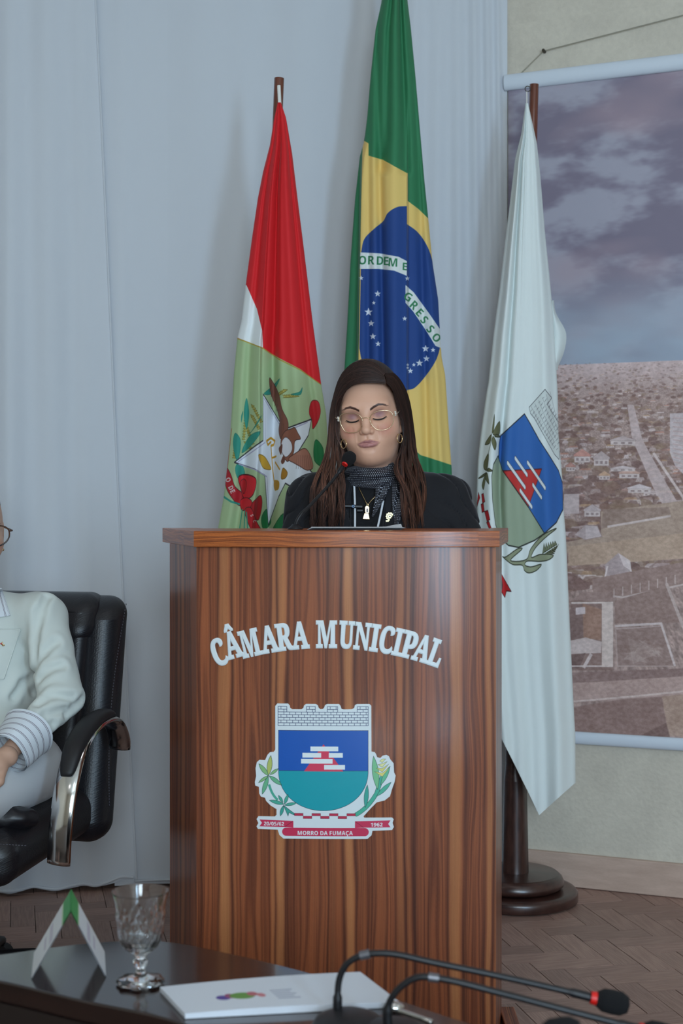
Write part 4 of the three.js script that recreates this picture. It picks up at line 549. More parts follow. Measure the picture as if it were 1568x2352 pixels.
{   // tent name card
  const nearTop = onTable(162, 2092, 0.083 * 1.25), farTop = onTable(163, 2043, 0.083 * 1.25), nl = onTable(71, 2250), nr = onTable(243, 2246), dz = farTop.clone().sub(nearTop), fl2 = nl.clone().add(dz), fr2 = nr.clone().add(dz);
  for (const p of [fl2, fr2, nl, nr]) p.y = TABLE_Y + 0.0015; farTop.y = nearTop.y;
  const print = canvasTex(512, 512, (c) => { c.fillStyle = '#dfe0e4'; c.fillRect(0, 0, 512, 512); c.fillStyle = '#3f9a52'; c.fillRect(0, 0, 512, 105); c.fillStyle = '#b8d0a8'; c.fillRect(0, 105, 512, 14); c.fillStyle = '#c8c2d0'; c.fillRect(60, 240, 392, 46); c.fillRect(120, 330, 272, 28); });
  const pm = std({ map: print, roughness: 0.6, side: THREE.DoubleSide }), t = thing('name_card', 'folded white tent card with green top edge standing on the table', 'card');
  const panel = (a, b, cc, d, th) => { const n = V().crossVectors(b.clone().sub(a), cc.clone().sub(a)).normalize().multiplyScalar(th); return merge([sheet(2, 8, (s, v) => a.clone().lerp(b, s).lerp(cc.clone().lerp(d, s), v)), sheet(2, 8, (s, v) => b.clone().lerp(a, s).lerp(d.clone().lerp(cc, s), v).add(n))]); };
  mesh('left_leaf', panel(nearTop, farTop, nl, fl2, -0.0014), pm, t); mesh('right_leaf', panel(farTop, nearTop, fr2, nr, -0.0014), pm, t);
}
{   // goblet
  const k = 1.25, c = onTable(322, 2261), prof = [[0, 0.0015], [0.024, 0.0015], [0.0285, 0.003], [0.028, 0.0055], [0.018, 0.0075], [0.009, 0.011], [0.0052, 0.0165], [0.0056, 0.02], [0.0088, 0.024], [0.0088, 0.0285], [0.006, 0.0315], [0.0085, 0.036], [0.016, 0.0415], [0.0215, 0.047], [0.025, 0.055], [0.0268, 0.068], [0.0285, 0.085], [0.0308, 0.1], [0.0345, 0.1125], [0.0337, 0.1128], [0.0298, 0.1], [0.0273, 0.085], [0.0255, 0.068], [0.0235, 0.056], [0.019, 0.049], [0.012, 0.0445], [0, 0.043]].map(([r, y]) => [r * k, y * k]);
  const cutRing = (g) => { const p = g.attributes.position; for (let i = 0; i < p.count; i++) { const y = p.getY(i) / k, x = p.getX(i), z = p.getZ(i), a = Math.atan2(z, x), r = Math.hypot(x, z), inner = r < 0.9 * 0; let m = 1; if (y > 0.044 && y < 0.088) m = 1 + 0.05 * Math.abs(Math.sin(a * 8 + y * 150) * Math.sin(a * 8 - y * 150)) + 0.012 * Math.sin(a * 24); if (y < 0.008) m = 1 + 0.04 * Math.cos(a * 8) * (r > 0.02 ? 1 : 0); p.setX(i, x * m); p.setZ(i, z * m); } g.computeVertexNormals(); return g; };
  const dense = []; for (let i = 0; i < prof.length - 1; i++) for (let j = 0; j < 4; j++) dense.push([lerp(prof[i][0], prof[i + 1][0], j / 4), lerp(prof[i][1], prof[i + 1][1], j / 4)]); dense.push(prof[prof.length - 1]);
  const g = cutRing(lathe(dense, 96)); g.translate(c.x, TABLE_Y, c.z);
  single('goblet', g, std({ color: 0xffffff, transmission: 1, thickness: 0.01, ior: 1.5, roughness: 0.05 }), 'clear cut crystal water goblet standing on the dark table', 'glass');
}
{   // booklet
  const A = onTable(366.6, 2280.6), B = onTable(424.6, 2343), C2 = onTable(918, 2316), D = onTable(827, 2245), h = 0.007;
  const print = canvasTex(1024, 512, (c) => { c.fillStyle = '#dfe3ec'; c.fillRect(0, 0, 1024, 512); for (const [x, y, rx, ry, f] of [[235, 300, 34, 40, '#5a4a9a'], [275, 280, 26, 40, '#a05078'], [330, 290, 60, 55, '#6a9a4a'], [385, 270, 26, 36, '#c06a74'], [420, 300, 20, 34, '#d08088']]) { c.beginPath(); c.ellipse(x, y, rx, ry, 0, 0, 7); c.fillStyle = f; c.fill(); } c.fillStyle = '#a8aec0'; for (let k = 0; k < 5; k++) c.fillRect(480, 230 + k * 34, 110 - (k % 2) * 20, 16); });
  const t = thing('booklet', 'thick white printed booklet lying on the table below the microphones', 'booklet');
  const Pq = (s, v, y) => { const p = A.clone().lerp(D, s).lerp(B.clone().lerp(C2, s), v); p.y = TABLE_Y + y + (y > 0.003 ? 0.004 * Math.sin(s * 2.6 + 0.3) : 0); return p; };
  mesh('cover', sheet(20, 8, (s, v) => Pq(s, v, h)), std({ map: print, roughness: 0.45 }), t);
  mesh('pages', merge([sheet(20, 2, (s, v) => Pq(s, 1, lerp(h, 0.001, v))), sheet(8, 2, (s, v) => Pq(0, s, lerp(h, 0.001, v))), sheet(8, 2, (s, v) => Pq(1, 1 - s, lerp(h, 0.001, v))), sheet(20, 2, (s, v) => Pq(1 - s, 0, lerp(h, 0.001, v))), sheet(4, 4, (s, v) => Pq(s, 1 - v, 0.001))]), std({ color: 0xd8dae2, roughness: 0.7 }), t);
}
function tableMic(label, base, path, foam, ringAt, foamR = 0.0165) {
  const t = thing('desk_microphone', label, 'microphone', V(0, 0, 0), 'gooseneck microphones on the table'), m = std({ color: 0x161417, roughness: 0.45 });
  const g = lathe([[0, 0], [0.05, 0], [0.052, 0.006], [0.046, 0.016], [0.03, 0.023], [0.012, 0.026], [0, 0.026]], 40); g.scale(1, 1, 1.15); g.translate(base.x, TABLE_Y + 0.0005, base.z); mesh('base', g, m, t);
  mesh('gooseneck', tube(path, (s) => s < 0.1 ? 0.0065 : s > 0.93 ? 0.0062 : 0.0046, { seg: 80, rad: 10 }), m, t);
  if (ringAt) { const a = new THREE.CatmullRomCurve3(path, false, 'centripetal'); const p = a.getPointAt(ringAt), q = new THREE.Quaternion().setFromUnitVectors(V(0, 1, 0), a.getTangentAt(ringAt)); const c = new THREE.CylinderGeometry(0.0062, 0.0062, 0.014, 16); c.applyQuaternion(q); c.translate(p.x, p.y, p.z); mesh('joint', c, std({ color: 0x77757a, metalness: 0.7, roughness: 0.35 }), t); }
  const end = path[path.length - 1], dir = foam.clone().sub(end).normalize(), q = new THREE.Quaternion().setFromUnitVectors(V(0, 1, 0), dir);
  const rg = new THREE.CylinderGeometry(0.0095, 0.0085, 0.012, 20); rg.applyQuaternion(q); rg.translate(...end.clone().addScaledVector(dir, 0.004).toArray()); mesh('light_ring', rg, redRing, t);
  const fg = lathe([[0, -0.024], [0.01, -0.022], [0.0155, -0.013], [foamR, 0], [foamR * 0.97, 0.012], [0.011, 0.021], [0, 0.024]], 28); fg.applyQuaternion(q); fg.translate(foam.x, foam.y, foam.z); mesh('foam_windscreen', fg, foamMat, t);
  return t;
}
const bk = (l, d0, d1) => l.map(([x, y], i) => P(x, y, lerp(d0, d1, i / (l.length - 1))));
tableMic('black gooseneck desk microphone bending right to a foam head with red ring', onTable(800, 2372), bk([[778, 2352], [775, 2316], [779, 2250], [796, 2216], [830, 2196], [889, 2191], [1000, 2213], [1164, 2247], [1326, 2284], [1360, 2293]], 1.975, 1.95), P(1407, 2303, 1.948), 0.27);
tableMic('lower gooseneck desk microphone whose arm runs out of the bottom of the picture', onTable(905, 2395), bk([[893, 2375], [890, 2320], [900, 2292], [925, 2264], [960, 2246], [1011, 2249], [1164, 2286], [1283, 2317], [1411, 2350], [1470, 2366]], 1.91, 1.88), P(1515, 2378, 1.878), 0.3);
tableMic('nearest desk microphone, only the top of its foam head showing at the bottom edge', onTable(860, 2560), bk([[865, 2540], [870, 2480], [900, 2435], [970, 2412], [1100, 2398], [1225, 2378]], 1.66, 1.62), P(1290, 2372, 1.61), 0.4);
{ const p = onTable(905, 2312, 0.01); const g = new THREE.SphereGeometry(0.011, 24, 16); g.scale(1.3, 0.7, 1); g.translate(p.x, TABLE_Y + 0.0085, p.z); single('pen_clip', merge([g, tube([V(p.x, TABLE_Y + 0.006, p.z), V(p.x + 0.05, TABLE_Y + 0.005, p.z + 0.05)], 0.0045, { seg: 4 })]), chrome, 'small shiny chrome clip lying beside the booklet corner', 'clip'); }
// ---------------------------------------------------------------- people
// a head in its own frame: origin between the eyes at the middle of the head, x to the picture's right, z out of the face
const headPrims = () => {
  const l = [ell(V(0, 0.03, -0.018), V(0.073, 0.098, 0.094), 0.02), ell(V(0, -0.014, 0.0), V(0.069, 0.098, 0.086), 0.03), ell(V(0, -0.055, 0.012), V(0.0605, 0.056, 0.066), 0.03)];
  l.push(ell(V(0, -0.097, 0.06), V(0.023, 0.017, 0.021), 0.026), ell(V(0, -0.1, 0.012), V(0.042, 0.022, 0.045), 0.03), ell(V(0, -0.064, 0.058), V(0.03, 0.026, 0.028), 0.025));
  for (const s of [-1, 1]) l.push(ell(V(s * 0.04, -0.034, 0.048), V(0.026, 0.028, 0.03), 0.025), ell(V(s * 0.032, 0.023, 0.07), V(0.022, 0.008, 0.013), 0.026), ell(V(s * 0.033, 0.0005, 0.0945), V(0.0185, 0.0125, 0.0185), 0.014, -1), ell(V(s * 0.0325, -0.0035, 0.0655), V(0.0165, 0.0125, 0.0128), 0.004));
  l.push(cap(V(0, 0.012, 0.08), V(0, -0.012, 0.0905), 0.0075, 0.0078, 0.014), cap(V(0, -0.012, 0.0905), V(0, -0.031, 0.101), 0.0076, 0.0092, 0.01), ell(V(0, -0.0345, 0.101), V(0.0098, 0.0088, 0.0102), 0.007));
  for (const s of [-1, 1]) l.push(ell(V(s * 0.0118, -0.0375, 0.0905), V(0.0062, 0.0062, 0.0092), 0.005), ell(V(s * 0.0062, -0.0442, 0.0975), V(0.0032, 0.0026, 0.0042), 0.003, -1), ell(V(s * 0.0295, -0.051, 0.0995), V(0.004, 0.015, 0.0112), 0.016, -1));
  l.push(cap(V(-0.0022, -0.046, 0.0925), V(-0.002, -0.055, 0.0905), 0.0012, 0.0015, 0.004, -1));
  // lips laid on the surface: upper lip, fuller lower lip, the line between them, the hollow below
  const base = field(l.slice()), zAt = (x, y) => { let z = 0.13; const q = V(); for (let i = 0; i < 90; i++) { const d = base(q.set(x, y, z)); if (d < 0.0002) break; z -= d * 0.7; } return z; };
  const strip = (pts, k, op = 1) => { for (let i = 0; i + 1 < pts.length; i++) { const [x0, y0, r0, f0] = pts[i], [x1, y1, r1, f1] = pts[i + 1]; l.push(cap(V(x0, y0, zAt(x0, y0) + f0), V(x1, y1, zAt(x1, y1) + f1), r0, r1, k, op)); } };
  for (const s of [-1, 1]) {
    strip([[0, -0.0612, 0.0024, -0.0003], [s * 0.006, -0.0606, 0.0026, -0.0003], [s * 0.015, -0.0625, 0.002, -0.0005], [s * 0.025, -0.0644, 0.0012, -0.0006]], 0.004);
    strip([[0, -0.0702, 0.0052, -0.0004], [s * 0.009, -0.0698, 0.0048, -0.0008], [s * 0.017, -0.068, 0.0032, -0.001], [s * 0.0235, -0.0652, 0.0014, -0.0006]], 0.005);
  }
  for (const s of [-1, 1]) { const b2 = field(l.slice()), z2 = (x, y) => { let z = 0.13; const q = V(); for (let i = 0; i < 90; i++) { const d = b2(q.set(x, y, z)); if (d < 0.0002) break; z -= d * 0.7; } return z; }; const pts = [[0, -0.0645, 0.0017], [s * 0.008, -0.0643, 0.0016], [s * 0.017, -0.0646, 0.0011], [s * 0.0262, -0.0652, 0.0008]]; for (let i = 0; i < 3; i++) l.push(cap(V(pts[i][0], pts[i][1], z2(pts[i][0], pts[i][1])), V(pts[i + 1][0], pts[i + 1][1], z2(pts[i + 1][0], pts[i + 1][1])), pts[i][2], pts[i + 1][2], 0.0015, -1)); }
  l.push(cap(V(-0.01, -0.081, 0.0905), V(0.01, -0.081, 0.0905), 0.004, 0.004, 0.01, -1));
  for (const s of [-1, 1]) l.push(ell(V(s * 0.0745, -0.012, -0.004), V(0.0075, 0.029, 0.017), 0.006), ell(V(s * 0.081, -0.01, 0.0), V(0.004, 0.017, 0.009), 0.004, -1), ell(V(s * 0.074, -0.042, 0.003), V(0.006, 0.009, 0.008), 0.006));
  l.push(cap(V(0, -0.07, -0.03), V(0, -0.2, -0.05), 0.053, 0.056, 0.03));
  return l;
};
const headField = field(headPrims());
const HB = [V(-0.092, -0.2, -0.125), V(0.092, 0.14, 0.125)];
const headGeo = nets(headField, HB[0], HB[1], 0.0021);
{ const p = headGeo.attributes.position, uv = headGeo.attributes.uv; for (let i = 0; i < p.count; i++) uv.setXY(i, p.getX(i) / 0.2 + 0.5, p.getY(i) / 0.36 + 0.5); }
const skinTex = (o) => canvasTex(1024, 1843, (c, w, h) => {
  const X = (x) => (x / 0.2 + 0.5) * w, Y = (y) => (0.5 - y / 0.36) * h, u = w / 0.2;
  c.fillStyle = o.skin; c.fillRect(0, 0, w, h);
  for (let i = 0; i < 5000; i++) { c.globalAlpha = 0.05; c.fillStyle = rnd() < 0.5 ? '#8a4a3a' : '#f0c8b4'; c.fillRect(rnd() * w, rnd() * h, 2 + rnd() * 5, 2 + rnd() * 5); } c.globalAlpha = 1;
  const blob = (x, y, rx, ry, col, a) => { c.save(); c.translate(X(x), Y(y)); c.scale(rx * u, ry * u); const g = c.createRadialGradient(0, 0, 0, 0, 0, 1); g.addColorStop(0, col.replace('A', a)); g.addColorStop(1, col.replace('A', 0)); c.fillStyle = g; c.beginPath(); c.arc(0, 0, 1, 0, 7); c.fill(); c.restore(); };
  for (const s of [-1, 1]) {
    blob(s * 0.046, -0.036, 0.026, 0.022, 'rgba(196,104,92,A)', 0.42);
    blob(s * 0.034, 0.003, 0.021, 0.0125, 'rgba(132,86,92,A)', 0.85); blob(s * 0.033, 0.0, 0.016, 0.009, 'rgba(168,128,140,A)', 0.7);
    // brow
    c.beginPath(); const B = [[0.013, 0.0165], [0.022, 0.0225], [0.034, 0.0275], [0.044, 0.0255], [0.054, 0.0175], [0.044, 0.0218], [0.034, 0.0225], [0.022, 0.0172], [0.0135, 0.0115]]; B.forEach(([x, y], i) => i ? c.lineTo(X(s * x), Y(y)) : c.moveTo(X(s * x), Y(y))); c.closePath(); c.filter = 'blur(3px)'; c.fillStyle = o.brow; c.fill(); c.filter = 'none';
    for (let i = 0; i < 130; i++) { const q = rnd(), x = 0.013 + q * 0.04, y = 0.0135 + 0.0115 * Math.sin(Math.min(1, q * 1.25) * 1.7) - 0.004 * smooth(0.75, 1, q) + (rnd() - 0.5) * 0.004 * (1 - q * 0.6); c.strokeStyle = o.brow; c.globalAlpha = 0.6; c.lineWidth = 2.2; c.beginPath(); c.moveTo(X(s * x), Y(y)); c.lineTo(X(s * (x + 0.004)), Y(y + 0.0022 - q * 0.004)); c.stroke(); } c.globalAlpha = 1;
  }
  c.filter = 'blur(4px)'; c.fillStyle = o.lip;
  c.beginPath(); [[-0.0265, -0.065], [-0.015, -0.0603], [-0.006, -0.0574], [0, -0.0583], [0.006, -0.0574], [0.015, -0.0603], [0.0265, -0.065], [0.016, -0.0652], [0, -0.0645], [-0.016, -0.0652]].forEach(([x, y], i) => i ? c.lineTo(X(x), Y(y)) : c.moveTo(X(x), Y(y))); c.closePath(); c.fill();
  c.fillStyle = o.lip2; c.beginPath(); [[-0.0255, -0.0653], [-0.014, -0.0652], [0, -0.0645], [0.014, -0.0652], [0.0255, -0.0653], [0.019, -0.072], [0.01, -0.0757], [-0.01, -0.0757], [-0.019, -0.072]].forEach(([x, y], i) => i ? c.lineTo(X(x), Y(y)) : c.moveTo(X(x), Y(y))); c.closePath(); c.fill(); c.filter = 'none';
});
const skinFinish = { roughness: 0.48, sheen: 0.15, sheenColor: new THREE.Color(1, 0.8, 0.7), bumpMap: rep(grainTex, 3, 5), bumpScale: 0.00025 };
// a hand: palm and five jointed fingers; wrist, pointing direction, back-of-hand direction, side (+1 thumb towards +cross)
function handPrims(w, dir, backN, thumb, curl = 0.5) {
  const d = dir.clone().normalize(), n = backN.clone().addScaledVector(d, -backN.dot(d)).normalize(), sd = V().crossVectors(d, n).multiplyScalar(thumb), at = (a, b, c) => w.clone().addScaledVector(d, a).addScaledVector(sd, b).addScaledVector(n, c), out = [];
  out.push(cap(at(-0.01, 0, 0), at(0.03, 0.0, 0), 0.025, 0.024, 0.02), cap(at(0.025, 0.02, 0), at(0.078, 0.026, 0.002), 0.014, 0.0115, 0.02), cap(at(0.025, -0.015, 0), at(0.072, -0.028, 0), 0.014, 0.011, 0.02), cap(at(0.03, 0.003, 0), at(0.078, 0, 0.002), 0.016, 0.0115, 0.02));
  [[0.028, 0.08, 0.068], [0.0095, 0.084, 0.076], [-0.0095, 0.08, 0.07], [-0.0275, 0.072, 0.055]].forEach(([b, a, len], i) => { let p = at(a, b, 0.001), ang = 0.25 + i * 0.06, r = 0.0088 - i * 0.0003; for (const f of [0.46, 0.3, 0.24]) { const q = p.clone().addScaledVector(d, Math.cos(ang) * len * f).addScaledVector(n, -Math.sin(ang) * len * f).addScaledVector(sd, b * 0.08); out.push(cap(p, q, r, r * 0.9, 0.003)); p = q; r *= 0.9; ang += curl; } });
  let p = at(0.02, 0.022, -0.006); for (const [a, b, c, r] of [[0.045, 0.045, -0.014, 0.011], [0.07, 0.052, -0.02, 0.0095], [0.09, 0.05, -0.026, 0.008]]) { const q = at(a, b, c); out.push(cap(p, q, r * 1.1, r, 0.006)); p = q; }
  return out;
}
const bounds = (prims, pad) => { const b = new THREE.Box3(); for (const c of prims) if (c.a) { const e = c.a.clone().add(V(c.dx, c.dy, c.dz)); b.expandByPoint(c.a.clone().addScalar(-c.ra)).expandByPoint(c.a.clone().addScalar(c.ra)).expandByPoint(e.clone().addScalar(-c.rb)).expandByPoint(e.clone().addScalar(c.rb)); } else { b.expandByPoint(c.c.clone().sub(c.r)).expandByPoint(c.c.clone().add(c.r)); } return b.expandByScalar(pad); };
const meshOf = (prims, h, f = field(prims), pad = 0.03) => { const b = bounds(prims, pad); return nets(f, b.min, b.max, h); };
const crease = (q) => Math.pow(1 - Math.abs(Math.sin(q)), 3) - 0.2;   // narrow pressed folds
const cloth = (color, rough = 0.85, sheen = 0.25) => std({ color, roughness: rough, bumpMap: rep(weave, 25, 25), bumpScale: 0.0003, sheen, sheenColor: new THREE.Color(0.6, 0.6, 0.65), sheenRoughness: 0.6 });
const plainUV = (g, x = 0.9, y = 0.06) => { const uv = g.attributes.uv; for (let i = 0; i < uv.count; i++) uv.setXY(i, x, y); return g; };

// ---------------------------------------------------------------- the speaker
const HM = new THREE.Matrix4().makeRotationFromEuler(new THREE.Euler(5 * D2R, -8 * D2R, 5.5 * D2R, 'ZYX')).setPosition(P(848, 953, 3.492)), HI = HM.clone().invert();
const HS = 1.0; HM.scale(V(HS, HS, HS)); HI.copy(HM).invert();
const speaker = thing('person', 'woman in black blazer and dotted scarf reading at the lectern', 'person');
const hp = V(), speakerHead = (p) => headField(hp.copy(p).applyMatrix4(HI));
{
  const z0 = -3.585, sh = [V(-0.075, 1.212, z0), V(0.265, 1.211, z0)], el = [V(-0.118, 1.0, z0 + 0.06), V(0.335, 1.01, z0 + 0.1)], wr = [V(-0.03, 1.02, -3.37), V(0.235, 1.02, -3.36)];
  const torso = (o) => [cap(V(0.095, 0.9, z0), V(0.097, 1.0, z0), 0.13 + o, 0.125 + o, 0.05), ell(V(0.1, 1.12, z0), V(0.165 + o, 0.17 + o, 0.108 + o), 0.06), cap(V(-0.045, 1.21, z0 + 0.005), V(0.235, 1.208, z0 + 0.005), 0.06 + o, 0.06 + o, 0.06), ell(V(0.03, 1.13, z0 + 0.075), V(0.07 + o, 0.07, 0.05 + o), 0.05), ell(V(0.165, 1.13, z0 + 0.075), V(0.07 + o, 0.07, 0.05 + o), 0.05), cap(V(0.088, 1.24, z0 + 0.01), V(0.082, 1.33, z0 + 0.035), 0.075 + o * 0.5, 0.052, 0.05)];
  const arms = (o, s) => [cap(sh[s], el[s], 0.052 + o, 0.042 + o, 0.035), cap(el[s], wr[s], 0.04 + o, 0.027 + o, 0.02)];
  const legs = (o) => [0.02, 0.17].flatMap((x) => [cap(V(x, 0.88, z0), V(x, 0.48, z0 + 0.015), 0.09 + o, 0.06 + o, 0.04), cap(V(x, 0.48, z0 + 0.015), V(x, 0.075, z0 - 0.01), 0.055 + o, 0.038 + o, 0.03)]);
  const skin = std({ map: skinTex({ skin: '#dfab90', brow: '#44281f', lip: '#a46a68', lip2: '#b87c78' }), ...skinFinish });
  const feet = [0.02, 0.17].map((x) => cap(V(x, 0.045, z0 - 0.02), V(x, 0.035, z0 + 0.13), 0.035, 0.028, 0.02));
  const hands = [handPrims(wr[0].clone().add(V(0.01, 0, 0.005)), V(0.25, -0.05, 1), V(0, 1, 0.1), -1, 0.4), handPrims(wr[1].clone().add(V(-0.01, 0, 0.005)), V(-0.25, -0.05, 1), V(0, 1, 0.1), 1, 0.4)];
  const body = plainUV(meshOf([...torso(-0.008), ...arms(-0.01, 0), ...arms(-0.01, 1), ...legs(-0.012), ...feet], 0.012));
  mesh('body', merge([headGeo.clone().applyMatrix4(HM), body, ...hands.map((h) => plainUV(meshOf(h, 0.003, undefined, 0.01)))]), skin, speaker);
  mesh('trousers', meshOf(legs(0.006), 0.012), cloth(0x17161b), speaker);
  for (const x of [0.02, 0.17]) mesh('shoe', meshOf([cap(V(x, 0.05, z0 - 0.03), V(x, 0.038, z0 + 0.14), 0.042, 0.034, 0.02), ell(V(x, 0.03, z0 + 0.05), V(0.042, 0.028, 0.12), 0.02)], 0.008), std({ color: 0x0e0d0f, roughness: 0.3 }), speaker);
  const topField = field(torso(0.002)), knit = (p) => topField(p) + 0.0012 * Math.sin(p.y * 420) * (0.6 + 0.4 * Math.sin(p.x * 700));
  const topPrims = torso(0.002);
  { const b = bounds(topPrims, 0.02); b.max.y = 1.3; mesh('knit_top', nets(knit, V(-0.07, 0.86, b.min.z), V(0.26, 1.32, b.max.z), 0.005), cloth(0x131216, 0.95), speaker); }
  // blazer: shell over torso and sleeves, open along the front, with pressed folds on the sleeves
  const shellPrims = [...torso(0.013), ...arms(0.012, 0), ...arms(0.012, 1), ell(V(-0.07, 1.235, z0 + 0.005), V(0.052, 0.03, 0.06), 0.03), ell(V(0.262, 1.232, z0 + 0.005), V(0.052, 0.03, 0.06), 0.03)], shell = field(shellPrims);
  const folds = (p) => { const r = smooth(0.2, 0.28, p.x), l = smooth(-0.03, -0.09, p.x); const a = 0.0055 * r * crease((p.y * 1.0 + p.x * 1.25 - 1.0) * 48 + 1.6 * noise3(p.x * 8, p.y * 8, p.z * 8)) + 0.005 * l * crease((p.y * 1.0 - p.x * 0.7) * 42 + 1.8 * noise3(p.x * 9, p.y * 9, p.z * 9)); return a + 0.002 * noise3(p.x * 12, p.y * 12, p.z * 12); };
  const yV = (y) => smooth(1.27, 1.08, y);
  const blazerField = (p) => { let d = shell(p) + folds(p); const lx = lerp(0.0, 0.036, yV(p.y)), rx = lerp(0.16, 0.112, yV(p.y)); const open = Math.max(lx - p.x, p.x - rx, (z0 + 0.02) - p.z); d = Math.max(d, -open); const neck = Math.max(Math.hypot(p.x - 0.083, (p.z - z0 - 0.03) * 0.9) - 0.072, 1.22 - p.y); return Math.max(d, -neck, p.y - 1.36); };
  { const b = bounds(shellPrims, 0.03); mesh('blazer', nets(blazerField, V(b.min.x, 0.84, b.min.z), V(b.max.x, 1.36, b.max.z), 0.0055), cloth(0x18171c, 0.9, 0.4), speaker); }
  const chest = (p) => Math.min(blazerField(p), knit(p)), on = (px, py, lift = 0.003) => surfacePoint(chest, px, py, 3.2, lift);
  // lapels
  const lapel = (pts, name) => { const q = pts.map(([x, y]) => on(x, y, 0.004)); const c = q.reduce((a, b) => a.add(b), V()).multiplyScalar(1 / q.length); const pos = []; const n = q.length; for (let i = 0; i < n; i++) { const a = q[i], b = q[(i + 1) % n]; pos.push(...a.toArray(), ...c.toArray(), ...b.toArray(), ); } const f = new THREE.BufferGeometry(); f.setAttribute('position', new THREE.Float32BufferAttribute(pos, 3)); f.computeVertexNormals(); f.setAttribute('uv', new THREE.Float32BufferAttribute(new Float32Array(pos.length / 3 * 2), 2)); mesh('lapel', merge([f, tube([...q], 0.0015, { seg: 40, rad: 5, closed: true })]), cloth(0x1b1a1f, 0.9, 0.4), speaker); };
  lapel([[808, 1095], [803, 1140], [800, 1216], [780, 1216], [776, 1150], [786, 1105]]); lapel([[898, 1100], [886, 1150], [882, 1216], [904, 1216], [915, 1150], [912, 1105]]);
  // lanyard, necklace, clip microphone, lapel pin
  const cordW = std({ color: 0xdfe1e6, roughness: 0.6 });
  for (const strap of [tube([[812, 1082], [813.5, 1120], [815, 1165], [815, 1217]].map(([x, y]) => on(x, y, 0.006)), 0.0017, { seg: 24, rad: 6, sx: 1.5 }), tube([[880, 1150], [874, 1180], [866, 1217]].map(([x, y]) => on(x, y, 0.006)), 0.0017, { seg: 16, rad: 6, sx: 1.5 })]) mesh('lanyard_strap', strap, cordW, speaker);
  const nk = mesh('necklace', tube([[820, 1110], [828, 1128], [836, 1145], [844, 1158], [853, 1149], [865, 1137], [872, 1128]].map(([x, y]) => on(x, y, 0.004)), 0.0011, { seg: 60, rad: 6 }), gold, speaker);
  { const a = on(844, 1160, 0.006), b = on(843, 1172, 0.007), c = on(841, 1186, 0.008), pg = (s) => new THREE.ExtrudeGeometry(new THREE.Shape(s.map(([x, y]) => new THREE.Vector2(x, y))), { depth: 0.003, bevelEnabled: true, bevelSize: 0.0006, bevelThickness: 0.0006, bevelSegments: 1 });
    const g1 = pg([[-0.0045, -0.007], [0.004, -0.007], [0.0045, 0.006], [0.002, 0.009], [-0.003, 0.009], [-0.005, 0.006]]), g2 = pg([[-0.0082, -0.007], [0.0075, -0.0078], [0.0048, 0.006], [-0.0045, 0.006]]), g3 = box(0.0045, 0.009, 0.001, 0, 0, 0.0042); g1.translate(b.x, b.y + 0.001, b.z); g2.translate(c.x, c.y + 0.001, c.z); g3.translate(b.x, b.y, b.z);
    mesh('pendant', merge([g1, g2, ring(a, 0.0022, 0.0007)]), gold, nk); mesh('enamel', g3, std({ color: 0x111014, roughness: 0.2 }), nk); }
  { const a = on(811, 1163, 0.012), g = box(0.048, 0.0085, 0.01, 0, 0, 0, 0.003), k2 = box(0.018, 0.008, 0.012, 0.016, -0.0105, 0, 0.003); g.rotateZ(-0.05); g.translate(a.x, a.y, a.z); k2.translate(a.x, a.y, a.z); const m = mesh('clip_microphone', merge([g, k2]), blackPlastic, speaker); const r1 = ring(V(a.x, a.y, a.z + 0.0052), 0.0026, 0.0009); mesh('logo', r1, std({ color: 0x7fa8d8, roughness: 0.4 }), m); }
  { const a = on(895, 1187, 0.005), star = new THREE.Shape(Array.from({ length: 20 }, (_, i) => { const q = i / 20 * Math.PI * 2, r = i % 2 ? 0.0088 : 0.0105; return new THREE.Vector2(Math.cos(q) * r, Math.sin(q) * r); })), g = new THREE.ExtrudeGeometry(star, { depth: 0.0015, bevelEnabled: true, bevelSize: 0.0005, bevelThickness: 0.0005, bevelSegments: 1 }); g.translate(a.x, a.y + 0.001, a.z); const rb = box(0.021, 0.005, 0.002, 0, 0, 0, 0.0008); rb.rotateZ(0.08); rb.translate(a.x, a.y - 0.0095, a.z + 0.002); const m = mesh('lapel_pin', merge([g, rb, ring(V(a.x, a.y + 0.001, a.z + 0.0022), 0.0055, 0.0008)]), std({ color: new THREE.Color(0.55, 0.48, 0.28), metalness: 0.8, roughness: 0.35 }), speaker); const s5 = new THREE.SphereGeometry(0.0018, 12, 8); s5.translate(a.x, a.y + 0.001, a.z + 0.002); mesh('pin_centre', s5, std({ color: 0x2c3a5c, roughness: 0.3 }), m); }
  // scarf: a gathered ring at the neck and two tails
  const dots = canvasTex(256, 256, (c, w) => { c.fillStyle = '#16161f'; c.fillRect(0, 0, w, w); c.fillStyle = '#c4c6d2'; for (let y = 0; y < 8; y++) for (let x = 0; x < 8; x++) c.fillRect(x * 32 + (y % 2) * 16 + 3, y * 32 + 8, 11, 12); });
  const scarfMat = std({ map: rep(dots, 31, 31), roughness: 0.6, side: THREE.DoubleSide, sheen: 0.3, sheenColor: new THREE.Color(0.5, 0.5, 0.6) });   // uv in metres: a dot every 4 mm
  const nc = V(0.084, 1.285, z0 + 0.03), ringF = (a, b) => { const wr2 = 0.006 * Math.sin(b * 3 + a * 2 + 0.6) + 0.004 * Math.sin(b * 7 - a * 3) + 0.003 * noise2(a * 4, b * 2), r = 0.072 + (0.02 + wr2) * Math.cos(b), fr = Math.max(0, Math.cos(a)); return V(nc.x + Math.sin(a) * r * 0.86, nc.y + Math.sin(b) * 0.024 * (1 + 0.15 * fr) - 0.012 * fr + 0.014 * Math.sin(a * 1 + 0.5) * (1 - fr), nc.z + Math.cos(a) * r); };
